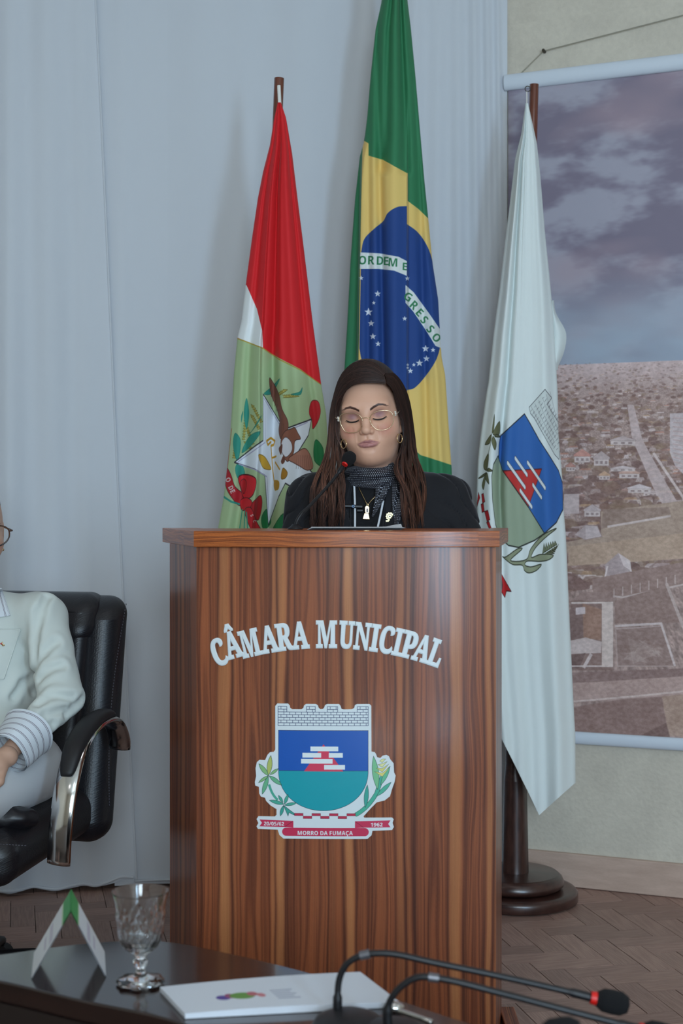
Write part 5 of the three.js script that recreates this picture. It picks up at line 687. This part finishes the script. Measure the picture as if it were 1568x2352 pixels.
  const ringG = sheet(120, 40, (s, t) => ringF(s * Math.PI * 2, -t * Math.PI * 2), (s, t) => [s * 0.44, t * 0.15]);
  const tail = (C, n = 40) => { const cv = (i) => new THREE.CatmullRomCurve3(C.map((q) => { const p = on(lerp(q[0], q[1], i), q[2], 0.012 + 0.006 * Math.sin(i * Math.PI)); p.z += 0.004 * Math.sin(i * 9 + q[2] * 0.05); return p; })); const cols = Array.from({ length: 13 }, (_, k) => cv(k / 12)); return sheet(12, n, (s, t) => cols[Math.round(s * 12)].getPoint(t), (s, t, p) => [p.x + p.z, p.y + s * 0.002]); };
  const knot = new THREE.SphereGeometry(0.017, 24, 18); { const p = knot.attributes.position; for (let i = 0; i < p.count; i++) { const k2 = 1 + 0.14 * Math.sin(p.getX(i) * 500 + p.getY(i) * 160); p.setXYZ(i, p.getX(i) * 0.9 * k2, p.getY(i) * 1.25, p.getZ(i) * 0.8 * k2); } knot.computeVertexNormals(); const q = on(893, 1078, 0.012); knot.translate(q.x, q.y, q.z); const uv = knot.attributes.uv; for (let i = 0; i < uv.count; i++) uv.setXY(i, uv.getX(i) * 0.1, uv.getY(i) * 0.06); }
  mesh('scarf', merge([ringG, knot, tail([[872, 905, 1072], [864, 903, 1095], [862, 899, 1110], [862, 890, 1130], [860, 880, 1150], [856, 868, 1170], [853, 857, 1187]]), tail([[900, 932, 1072], [902, 938, 1095], [900, 940, 1120], [900, 936, 1145], [901, 926, 1170], [904, 918, 1195], [907, 912, 1212]])]), scarfMat, speaker);
  // lashes
  const lash = (s) => { const q = [[-0.0155, -0.0075], [-0.009, -0.0108], [0, -0.012], [0.009, -0.0105], [0.0165, -0.006]].map(([x, y]) => V(s * 0.0325 + x * (s > 0 ? 1 : -1) * 1, y + 0.0005, 0)); return q.map((p) => { let z = 0.11; for (let i = 0; i < 80; i++) { const d = headField(V(p.x, p.y, z)); if (d < 0.0004) break; z -= d * 0.7; } return V(p.x, p.y, z + 0.0006); }); };
  const lashG = [-1, 1].flatMap((s) => { const l = lash(s), out = [tube(l, (t) => 0.0008 + 0.0011 * Math.sin(Math.PI * t), { seg: 24, rad: 6 })]; const cv = new THREE.CatmullRomCurve3(l); for (let i = 0; i < 26; i++) { const t = 0.06 + 0.92 * i / 25, a = cv.getPoint(t), sp = (t - 0.45) * s; out.push(tube([a, a.clone().add(V(sp * 0.005, -0.0022, 0.004)), a.clone().add(V(sp * 0.008, -0.0022, 0.0072))], (q) => 0.00035 * (1.1 - q), { seg: 4, rad: 4 })); } return out; });
  mesh('eyelashes', merge(lashG).applyMatrix4(HM), std({ color: 0x1c1214, roughness: 0.6 }), speaker);
  // teeth glimpse
  mesh('teeth', new THREE.SphereGeometry(1, 16, 8).scale(0.01, 0.0014, 0.004).translate(0, -0.0638, 0.0855).applyMatrix4(HM), std({ color: 0xcfc4bc, roughness: 0.3 }), speaker);
  // glasses: traced in the lens plane of the head
  const G = (x, y, z = 0.098) => { const px = 730 + x / 6.03, py = 820 + y / 6.03, o = V(0, CAM_Y, 0).applyMatrix4(HI), e = P(px, py, 3.4).applyMatrix4(HI), d = e.sub(o), t = (z - o.z) / d.z; return o.addScaledVector(d, t); };
  const lensL = [[300, 830], [330, 797], [430, 782], [530, 790], [595, 830], [614, 880], [600, 965], [550, 1035], [450, 1052], [380, 1035], [330, 970], [300, 890]], lensR = [[717, 870], [740, 800], [800, 760], [900, 740], [980, 748], [1030, 792], [1040, 855], [1030, 930], [975, 990], [880, 1013], [800, 998], [745, 940]];
  const wrap = (p) => V(p.x, p.y, p.z - 1.4 * p.x * p.x - 0.05 * Math.max(0, -p.y)), frameL = lensL.map(([x, y]) => wrap(G(x, y))), frameR = lensR.map(([x, y]) => wrap(G(x, y)));
  const brow = [[598, 852], [630, 845], [680, 840], [715, 848]].map(([x, y]) => wrap(G(x, y)).add(V(0, 0, 0.002)));
  const eL = wrap(G(292, 855)), eR = wrap(G(1045, 800)), gm = (g) => g.applyMatrix4(HM);
  const glasses = mesh('glasses', gm(merge([tube(frameL, 0.0009, { seg: 80, rad: 8, closed: true }), tube(frameR, 0.0009, { seg: 80, rad: 8, closed: true }), tube(brow, 0.0009, { seg: 16, rad: 8 }), tube([eL, eL.clone().add(V(-0.006, 0.001, -0.006)), V(-0.079, 0.004, 0.04), V(-0.08, 0.0, -0.02)], 0.0011, { seg: 24, rad: 8 }), tube([eR, eR.clone().add(V(0.006, 0.001, -0.006)), V(0.079, 0.004, 0.04), V(0.08, 0.0, -0.02)], 0.0011, { seg: 24, rad: 8 })])), std({ color: new THREE.Color(0.75, 0.58, 0.38), metalness: 1, roughness: 0.22 }), speaker);
  const lensGeo = (pts) => { const c = pts.reduce((a, b) => a.add(b), V()).multiplyScalar(1 / pts.length); const cv = new THREE.CatmullRomCurve3(pts, true, 'centripetal'); return sheet(48, 4, (s, t) => c.clone().lerp(cv.getPoint(s % 1), t).add(V(0, 0, 0.0012 * (1 - t * t)))); };
  for (const f of [frameL, frameR]) mesh('lens', gm(lensGeo(f)), std({ color: new THREE.Color(0.98, 0.95, 0.93), transmission: 1, thickness: 0, roughness: 0.02, ior: 1.45 }), glasses);
  for (const e of [eL.clone().add(V(-0.003, 0, -0.001)), eR.clone().add(V(0.004, 0.003, -0.001))]) mesh('temple_ornament', gm(merge([[0, 0.003, 0], [0.0008, -0.0006, 0.0012], [0, -0.0044, 0]].map(([x, y, z]) => new THREE.SphereGeometry(0.0026, 14, 10).translate(e.x + x, e.y + y, e.z + z)))), std({ color: 0xe4ddd0, roughness: 0.15, metalness: 0.3 }), glasses);
  for (const [s, px, py] of [[1, 917.5, 1007], [-1, 789, 1020]]) { const q = new THREE.TorusGeometry(0.0105, 0.0013, 10, 36); q.rotateY(s * 0.9); const c = P(px, py, 3.44); q.translate(c.x, c.y, c.z); mesh('hoop_earring', q, gold, speaker); }
}
// hair
const hairCol = (v) => [v, v, v];
{
  const mass = field([ell(V(0.0, 0.036, -0.024), V(0.083, 0.102, 0.1), 0.02), ell(V(0, -0.06, -0.075), V(0.088, 0.15, 0.045), 0.05), cap(V(-0.072, 0.0, -0.04), V(-0.08, -0.09, -0.045), 0.02, 0.022, 0.03), cap(V(0.072, 0.0, -0.04), V(0.076, -0.09, -0.045), 0.02, 0.022, 0.03)]);
  const hl = V();
  const massF = (p) => { hl.copy(p).applyMatrix4(HI); const cut = (hl.z - 0.012 - 0.55 * Math.max(0, hl.y - 0.052)) ; const side = hl.y < 0.05 ? hl.z + 0.0 : cut; return Math.max(mass(hl), Math.min(cut, 1), hl.y < 0.05 ? side : -1); };
  const c0 = V().setFromMatrixPosition(HM);
  const base = nets(massF, c0.clone().add(V(-0.15, -0.24, -0.16)), c0.clone().add(V(0.15, 0.16, 0.12)), 0.004);
  const locks = [];   // guide curves: [px, py, depth]
  const gl = { outer: [[880, 861, 3.45], [846, 841, 3.47], [803, 856, 3.485], [772, 893, 3.495], [758, 945, 3.5], [752, 1005, 3.5], [743, 1056, 3.49], [724, 1110, 3.465], [714, 1160, 3.46], [709, 1222, 3.46]], inner: [[886, 881, 3.405], [852, 879, 3.398], [818, 882, 3.403], [791, 901, 3.425], [781, 945, 3.445], [778, 985, 3.452], [784, 1024, 3.452], [790, 1062, 3.44], [793, 1100, 3.43], [789, 1160, 3.43], [781, 1222, 3.43]] };
  const gr = { outer: [[882, 861, 3.45], [903, 857, 3.47], [927, 886, 3.485], [941, 926, 3.495], [949, 978, 3.5], [957, 1030, 3.49], [966, 1075, 3.475], [970, 1130, 3.46], [969, 1222, 3.46]], inner: [[888, 881, 3.405], [901, 895, 3.418], [910, 930, 3.44], [915, 960, 3.455], [926, 1000, 3.462], [917, 1045, 3.448], [909, 1082, 3.435], [921, 1132, 3.43], [930, 1222, 3.43]] };
  const groups = [];
  for (const [g, n, sideSign] of [[gl, 1500, -1], [gr, 1250, 1]]) {
    const cvs = [g.inner, g.outer].map((l) => new THREE.CatmullRomCurve3(l.map((q) => P(...q)), false, 'centripetal'));
    for (let i = 0; i < n; i++) {
      const w = Math.pow(rnd(), 0.9), layer = rnd(), ph = rnd() * 6.28, ph2 = rnd() * 6.28, amp = 0.001 + rnd() * 0.0025, cl = Math.floor(w * 9), cph = cl * 2.4 + sideSign, len = 0.88 + rnd() * 0.12, rndj = rnd() - 0.5, pts = [];
      for (let k = 0; k <= 16; k++) {
        const t = k / 16 * len, a = cvs[0].getPoint(t), b = cvs[1].getPoint(t), p = a.lerp(b, w), bulge = Math.sin(w * Math.PI), low = smooth(0.45, 0.9, t);
        p.z += 0.018 * bulge * (0.35 + 0.65 * low) * (1 - layer * 0.9) - layer * 0.02 * low;
        p.x += low * (amp * Math.sin(t * 15 + ph) + 0.008 * Math.sin(t * 15 + cph + 0.8 * rndj)) ; p.z += low * (amp * Math.cos(t * 13 + ph2) + 0.008 * Math.cos(t * 14 + cph + 0.8 * rndj)); p.y += 0.004 * bulge * (1 - low);
        for (let q = 0; q < 4; q++) { const d = speakerHead(p), want = 0.005 + 0.006 * (1 - layer); if (d > want || p.y < 1.2) break; const e = 0.002, gx = speakerHead(V(p.x + e, p.y, p.z)) - d, gy = speakerHead(V(p.x, p.y + e, p.z)) - d, gz = speakerHead(V(p.x, p.y, p.z + e)) - d, l2 = Math.hypot(gx, gy, gz) || 1; p.x += gx / l2 * (want - d); p.y += gy / l2 * (want - d); p.z += gz / l2 * (want - d); }
        pts.push(p);
      }
      const r = 0.0006 + rnd() * 0.0007;
      groups.push([tube(pts, (t) => r * (0.6 + 0.4 * smooth(0, 0.1, t)) * (1 - 0.75 * smooth(0.82, 1, t)), { seg: 26, rad: 3, caps: false }), rnd(), w]);
    }
  }
  // strand colour: dark roots, browner lengths, differing from strand to strand
  const cols = [], geos = [];
  for (const [g, v] of groups) { const uv = g.attributes.uv, L = uv.getY(uv.count - 1) || 0.4; geos.push(g); for (let i = 0; i < uv.count; i++) uv.setXY(i, v, clamp(uv.getY(i) / 0.42, 0, 1)); }
  const hairTex = dataTex(256, 256, (u, v) => { const k = smooth(0.25, 0.95, v), n = fbm(u * 40, v * 2, 2), b = 0.55 + 0.75 * fract(u * 7.31) + n * 0.3; return [lerp(50, 104, k) * b, lerp(31, 67, k) * b, lerp(26, 52, k) * b]; });
  const hairMat = std({ map: hairTex, roughness: 0.5, specularIntensity: 0.6 });
  const bp = base.attributes.position, bu = base.attributes.uv; for (let i = 0; i < bp.count; i++) bu.setXY(i, 0.06 + 0.4 * noise2(bp.getX(i) * 60, 1), clamp((1.56 - bp.getY(i)) / 0.5, 0, 0.4));
  mesh('hair', merge([base, ...geos]), hairMat, speaker);
}
function fract(x) { return x - Math.floor(x); }
// ---------------------------------------------------------------- office chair
const CH = V(-0.887, 0, -3.52), CH_TURN = -13 * D2R;   // faces the viewer, turned towards the picture's left
const cw = (x, y, z) => V(x, y, z).applyAxisAngle(V(0, 1, 0), CH_TURN).add(CH);
{
  const leatherBump = dataTex(256, 256, (u, v) => { const a = 128 + fbm(u * 30, v * 30, 3) * 120; return [a, a, a]; }, false);
  const leather = std({ color: 0x17151a, roughness: 0.42, bumpMap: rep(leatherBump, 3, 3), bumpScale: 0.0006, clearcoat: 0.15, clearcoatRoughness: 0.4 }), thread = std({ color: 0x55525a, roughness: 0.8 });
  const t = thing('office_chair', 'black leather office chair with chrome armrest holding the seated woman', 'chair', CH); t.rotation.y = CH_TURN;
  const evenUV = (g) => { const p = g.attributes.position, uv = g.attributes.uv; for (let i = 0; i < p.count; i++) uv.setXY(i, (p.getX(i) + p.getZ(i)) * 2, (p.getY(i) + p.getZ(i) * 0.5) * 2); return g; };
  // backrest: padded slab, leaning back, with an overlapping front cushion
  const curve = (g, y0) => { const p = g.attributes.position; for (let i = 0; i < p.count; i++) { const y = p.getY(i), q = y - 0.45; p.setZ(i, p.getZ(i) - 0.17 * q - 0.12 * q * q + 0.03 * Math.sin(q * 7)); } g.computeVertexNormals(); return evenUV(g); };
  const bk0 = new RoundedBoxGeometry(0.46, 0.64, 0.13, 10, 0.06); bk0.translate(-0.005, 0.64, -0.27); mesh('backrest', curve(bk0), leather, t);
  const pad = new RoundedBoxGeometry(0.38, 0.52, 0.07, 10, 0.03); pad.translate(-0.035, 0.69, -0.205); mesh('back_cushion', curve(pad), leather, t);
  const roll = new RoundedBoxGeometry(0.4, 0.13, 0.13, 10, 0.05); roll.translate(-0.03, 0.905, -0.235); mesh('head_roll', curve(roll), leather, t);
  const st = []; for (let i = 0; i < 70; i++) { const y = 0.42 + i * 0.0075, q = y - 0.45; const b = box(0.0016, 0.0042, 0.0016, 0.2255, y, -0.262 - 0.17 * q - 0.12 * q * q + 0.03 * Math.sin(q * 7)); st.push(b); } mesh('stitching', merge(st), thread, t);
  // seat
  const seatG = new RoundedBoxGeometry(0.42, 0.125, 0.5, 10, 0.05); { const p = seatG.attributes.position; for (let i = 0; i < p.count; i++) { const x = p.getX(i), z = p.getZ(i), up = p.getY(i) > 0 ? 1 : 0; p.setY(i, p.getY(i) + 0.412 + up * (0.012 * Math.cos(x * 9) * Math.cos(z * 4) + 0.004 * noise2(x * 16, z * 16)) - 0.03 * smooth(0.1, 0.28, z)); p.setZ(i, z + 0.02); p.setX(i, x - 0.005); } seatG.computeVertexNormals(); evenUV(seatG); }
  mesh('seat', seatG, leather, t);
  const piping = []; for (let i = 0; i < 60; i++) piping.push(box(0.0042, 0.0015, 0.0015, -0.2 + i * 0.0075, 0.438, 0.2715)); mesh('stitching', merge(piping), thread, t);
  const gather = field([ell(V(0.08, 0.475, 0.17), V(0.12, 0.035, 0.045), 0.04), cap(V(-0.02, 0.462, 0.2), V(0.19, 0.468, 0.13), 0.026, 0.018, 0.04)]);
  mesh('seat_bolster', nets((p) => gather(p) + 0.003 * noise3(p.x * 18, p.y * 18, p.z * 18), V(-0.12, 0.38, 0.05), V(0.26, 0.58, 0.28), 0.006), leather, t);
  mesh('seat_pan', box(0.34, 0.028, 0.3, 0, 0.352, 0.02, 0.012), blackPlastic, t); mesh('tilt_mechanism', box(0.2, 0.035, 0.24, 0.02, 0.322, 0.06, 0.014), std({ color: 0x3a3636, metalness: 0.6, roughness: 0.4 }), t);
  // armrests: flat chrome loop and black pad
  for (const s of [1, -1]) {
    const loop = [V(s * 0.275, 0.372, 0.165), V(s * 0.285, 0.46, 0.175), V(s * 0.29, 0.55, 0.155), V(s * 0.29, 0.625, 0.1), V(s * 0.288, 0.662, 0.02), V(s * 0.285, 0.672, -0.08), V(s * 0.282, 0.655, -0.15), V(s * 0.28, 0.61, -0.195), V(s * 0.275, 0.58, -0.21)];
    const arm = mesh('armrest', tube(loop, 0.0255, { seg: 60, rad: 20, up: V(0, 0, 1), sx: 1.15, sy: 0.4 }), chrome, t);
    const pad2 = tube([V(s * 0.29, 0.575, 0.155), V(s * 0.29, 0.63, 0.115), V(s * 0.289, 0.676, 0.02), V(s * 0.286, 0.686, -0.08), V(s * 0.283, 0.672, -0.145)], (q) => 0.026 * Math.sqrt(Math.max(0.06, Math.sin(Math.min(1, q * 1.0 + 0.02) * Math.PI) ** 0.5)), { seg: 40, rad: 16, up: V(0, 0, 1), sx: 1.1, sy: 0.62 });
    mesh('arm_pad', pad2, std({ color: 0x1a1719, roughness: 0.55 }), arm);
  }
  const col = new THREE.CylinderGeometry(0.025, 0.03, 0.25, 20); col.translate(0, 0.195, 0); mesh('gas_column', col, chrome, t);
  for (let k = 0; k < 5; k++) { const a = k / 5 * Math.PI * 2 - 0.55; const leg = mesh('base_leg', tube([V(0, 0.084, 0), V(Math.cos(a) * 0.15, 0.078, Math.sin(a) * 0.15), V(Math.cos(a) * 0.2, 0.066, Math.sin(a) * 0.2)], (q) => 0.02 - 0.008 * q, { seg: 10, rad: 10 }), blackPlastic, t); const c = new THREE.CylinderGeometry(0.028, 0.028, 0.03, 20); c.rotateX(Math.PI / 2); c.translate(Math.cos(a) * 0.2, 0.0295, Math.sin(a) * 0.2); mesh('caster', c, blackPlastic, leg); }
}
// ---------------------------------------------------------------- the seated woman
{
  const t = thing('person', 'woman in pale blazer and white trousers seated in the leather chair at the left edge', 'person');
  const sh = P(104, 1420, 3.6), el = P(140, 1602, 3.47), wr = P(8, 1742, 3.28), sh2 = cw(-0.31, 0.92, -0.115), el2 = cw(-0.36, 0.7, 0.0), wr2 = cw(-0.06, 0.61, 0.2);
  const torso = (o) => [ell(cw(-0.07, 0.56, -0.09), V(0.18 + o, 0.12 + o, 0.13 + o), 0.05), ell(cw(-0.09, 0.76, -0.1), V(0.175 + o, 0.2 + o, 0.115 + o), 0.06), cap(cw(-0.26, 0.915, -0.115), cw(0.08, 0.915, -0.115), 0.055 + o, 0.055 + o, 0.06), cap(cw(-0.09, 0.95, -0.11), cw(-0.08, 1.04, -0.09), 0.05, 0.045, 0.04)];
  const arm = (a, b, c, o, k = 0.03) => [cap(a, b, 0.05 + o, 0.045 + o, k), cap(b, c, 0.043 + o, 0.03 + o, 0.02)];
  const legs = (o) => [-0.09, 0.09].flatMap((x) => [cap(cw(x, 0.545, -0.06), cw(x * 1.1, 0.535, 0.36), 0.085 + o, 0.062 + o, 0.04), cap(cw(x * 1.1, 0.535, 0.36), cw(x, 0.09, 0.3), 0.056 + o, 0.038 + o, 0.03)]);
  const M2 = new THREE.Matrix4().makeRotationFromEuler(new THREE.Euler(6 * D2R, 25 * D2R, 0, 'ZYX')).setPosition(V(-0.918, 1.148, -3.53));
  const skin = std({ map: skinTex({ skin: '#c99f88', brow: '#6a4a3c', lip: '#a8605c', lip2: '#b87470' }), ...skinFinish });
  const hands = [handPrims(wr, wr.clone().sub(el).add(V(-0.12, -0.0, 0.0)), V(0.2, 1, 0.3), -1, 0.35), handPrims(wr2, wr2.clone().sub(el2), V(0, 1, 0.2), 1, 0.35)];
  mesh('body', merge([headGeo.clone().applyMatrix4(M2), plainUV(meshOf([...torso(-0.012), ...arm(sh, el, wr, -0.01), ...arm(sh2, el2, wr2, -0.008), ...legs(-0.012), ...[-0.09, 0.09].map((x) => cap(cw(x, 0.05, 0.29), cw(x, 0.035, 0.42), 0.035, 0.026, 0.02))], 0.012)), ...hands.map((h) => plainUV(meshOf(h, 0.003, undefined, 0.01)))]), skin, t);
  const pale2 = cloth(0xd3d8d2, 0.8, 0.3);
  mesh('trousers', meshOf(legs(0.008), 0.01), cloth(0xdfe2e6, 0.8), t);
  for (const x of [-0.09, 0.09]) mesh('shoe', meshOf([cap(cw(x, 0.05, 0.27), cw(x, 0.038, 0.43), 0.042, 0.033, 0.02)], 0.008), std({ color: 0xcfc8bc, roughness: 0.4 }), t);
  const bl = field([...torso(0.012), ...arm(sh, el, el.clone().lerp(wr, 0.55), 0.006), ...arm(sh2, el2, el2.clone().lerp(wr2, 0.55), 0.017), ell(sh.clone().add(V(-0.02, 0.012, 0)), V(0.055, 0.036, 0.058), 0.03), ell(cw(-0.06, 0.54, -0.06), V(0.18, 0.1, 0.15), 0.04)]);
  // sleeve folds: soft valleys laid along lines on the cloth
  const foldLines = [[[108, 1372], [93, 1404], [82, 1470], [80, 1530], [77, 1590]], [[80, 1535], [100, 1500], [127, 1475]], [[88, 1618], [118, 1598], [165, 1603]], [[75, 1664], [108, 1642], [150, 1630]], [[92, 1560], [110, 1540], [140, 1530]], [[150, 1640], [170, 1622], [187, 1607]], [[60, 1690], [85, 1668], [120, 1662]], [[30, 1600], [50, 1570], [70, 1560]]];
  const valleys = foldLines.flatMap((L) => { const q = L.map(([x, y]) => surfacePoint(bl, x, y, 3.0, 0.001)), out = []; for (let i = 0; i + 1 < q.length; i++) out.push(cap(q[i], q[i + 1], 0.0045, 0.0045, 0.01)); return out; }), valley = field(valleys);
  const rot = (p) => { const v = valley(p); return 0.008 * Math.exp(-((Math.max(0, v + 0.0045) / 0.009) ** 2)) - 0.005 * Math.exp(-(((v - 0.016) / 0.012) ** 2)) + 0.003 * noise3(p.x * 9, p.y * 9, p.z * 9); };
  const blz = (p) => { let d = bl(p) + rot(p); const nk = Math.max(Math.hypot(p.x - cw(-0.09, 0, -0.1).x, p.z - cw(-0.09, 0, -0.08).z) - 0.05, 0.95 - p.y); return Math.max(d, -nk, p.y - 1.03, 0.47 - p.y); };
  mesh('blazer', nets(blz, V(-1.25, 0.44, -3.9), V(-0.55, 1.06, -3.15), 0.0065), pale2, t);
  const onB = (px, py, l = 0.003) => surfacePoint(blz, px, py, 3.0, l);
  const patch = (pts, name, m) => { const n = 24; const g = sheet(n, n, (s, v) => { const a = pts[0].map((_, i) => lerp(lerp(pts[0][i], pts[1][i], s), lerp(pts[3][i], pts[2][i], s), v)); return onB(a[0], a[1], 0.006); }); const edge = (i, j, n) => tube(Array.from({ length: n }, (_, k) => onB(lerp(pts[i][0], pts[j][0], k / (n - 1)), lerp(pts[i][1], pts[j][1], k / (n - 1)), 0.005)), 0.0018, { seg: n * 3, rad: 6 }); const e = merge([edge(0, 1, 8), edge(1, 2, 12)]); mesh(name, merge([g, e]), m, t); };
  patch([[-60, 1446], [46, 1446], [8, 1560], [-60, 1560]], 'lapel', pale2);
  const stripes = canvasTex(256, 256, (c) => { c.fillStyle = '#dfe4ea'; c.fillRect(0, 0, 256, 256); c.fillStyle = '#7e7480'; for (let k = 0; k < 4; k++) { c.fillRect(k * 64 + 20, 0, 5, 256); c.fillRect(k * 64 + 30, 0, 4, 256); } });
  const shirt = std({ map: stripes, roughness: 0.8, side: THREE.DoubleSide, bumpMap: rep(weave, 8, 8), bumpScale: 0.0003 });
  patch([[-40, 1352], [3, 1352], [22, 1414], [-40, 1424]], 'shirt_collar', shirt);
  // turned-back striped cuff
  const ax = wr.clone().sub(el).normalize(), c0 = el.clone().lerp(wr, 0.56), c1 = el.clone().lerp(wr, 0.93), u1 = V().crossVectors(ax, V(0, 1, 0)).normalize(), u2 = V().crossVectors(u1, ax).normalize();
  const cuff = (o, flip) => sheet(48, 10, (s, v) => { const a = s * Math.PI * 2 * (flip ? -1 : 1), r = lerp(0.062, 0.052, v) + o + 0.003 * Math.sin(a * 3 + v * 2) + 0.004 * smooth(0.2, 0, v), p = c0.clone().lerp(c1, v); return p.addScaledVector(u1, Math.cos(a) * r).addScaledVector(u2, Math.sin(a) * r); }, (s, v) => [v * 1.2, s]);
  mesh('shirt_cuff', merge([cuff(0, false), cuff(-0.004, true)]), shirt, t);
  // hair drawn back, glasses, ear stud, lapel brooch
  const c2 = V().setFromMatrixPosition(M2), I2 = M2.clone().invert(), hm = field([ell(V(0, 0.036, -0.028), V(0.077, 0.102, 0.099), 0.02), ell(V(0, 0.0, -0.13), V(0.035, 0.035, 0.03), 0.02)]), q2 = V();
  mesh('hair', nets((p) => { q2.copy(p).applyMatrix4(I2); return Math.max(hm(q2) + 0.0015 * Math.sin(q2.x * 300 + q2.y * 90), q2.z - 0.01 - 0.6 * Math.max(0, q2.y - 0.05), -q2.y - 0.06); }, c2.clone().add(V(-0.16, -0.12, -0.2)), c2.clone().add(V(0.16, 0.17, 0.14)), 0.004), std({ color: 0x3a2a22, roughness: 0.4 }), t);
  const lens2 = (cx, s) => Array.from({ length: 14 }, (_, i) => { const a = i / 14 * Math.PI * 2; return V(cx + Math.cos(a) * 0.032 * (1 + 0.12 * Math.sin(a) * s * Math.sign(Math.cos(a))), -0.008 + Math.sin(a) * 0.025 + (Math.sin(a) > 0.3 ? 0.004 * s * Math.cos(a) : 0), 0.1 - 0.9 * cx * cx); });
  const tort = std({ map: dataTex(64, 64, (u, v) => { const n = fbm(u * 5, v * 5, 3); return n > 0.1 ? [120, 72, 40] : [34, 22, 20]; }), roughness: 0.25 });
  const gl2 = mesh('glasses', merge([tube(lens2(-0.036, -1), 0.0019, { seg: 60, rad: 8, closed: true }), tube(lens2(0.041, 1), 0.0019, { seg: 60, rad: 8, closed: true }), tube([V(-0.008, -0.002, 0.1), V(0, 0.0, 0.102), V(0.01, -0.002, 0.1)], 0.0018, { seg: 10 }), tube([V(0.072, 0.004, 0.097), V(0.082, 0.004, 0.088), V(0.082, 0.0, -0.02)], 0.0018, { seg: 16 }), tube([V(-0.068, 0.004, 0.096), V(-0.08, 0.004, 0.086), V(-0.081, 0.0, -0.02)], 0.0018, { seg: 16 })]).applyMatrix4(M2), tort, t);
  for (const c of [-0.036, 0.041]) { const q = lens2(c, Math.sign(c)), m = q.reduce((a, b) => a.add(b), V()).multiplyScalar(1 / q.length), cv = new THREE.CatmullRomCurve3(lens2(c, Math.sign(c)), true); mesh('lens', sheet(36, 3, (s, v) => m.clone().lerp(cv.getPoint(s % 1), v)).applyMatrix4(M2), std({ color: 0xffffff, transmission: 1, thickness: 0, roughness: 0.02 }), gl2); }
  mesh('earring', new THREE.SphereGeometry(0.004, 12, 10).translate(0.078, -0.055, 0.0).applyMatrix4(M2), gold, t);
  const b0 = onB(3, 1482, 0.004), br = mesh('brooch', merge([0, 1, 2, 3, 4].map((k) => new THREE.SphereGeometry(0.0035, 10, 8).scale(1.4, 0.8, 0.6).rotateZ(k * 1.25).translate(b0.x + Math.cos(k * 1.25) * 0.004, b0.y + Math.sin(k * 1.25) * 0.004, b0.z))), gold, t);
  mesh('gem', new THREE.SphereGeometry(0.0024, 10, 8).translate(b0.x, b0.y + 0.004, b0.z + 0.002), std({ color: 0xb02028, roughness: 0.15 }), br);
}
renderer.render(scene, camera);
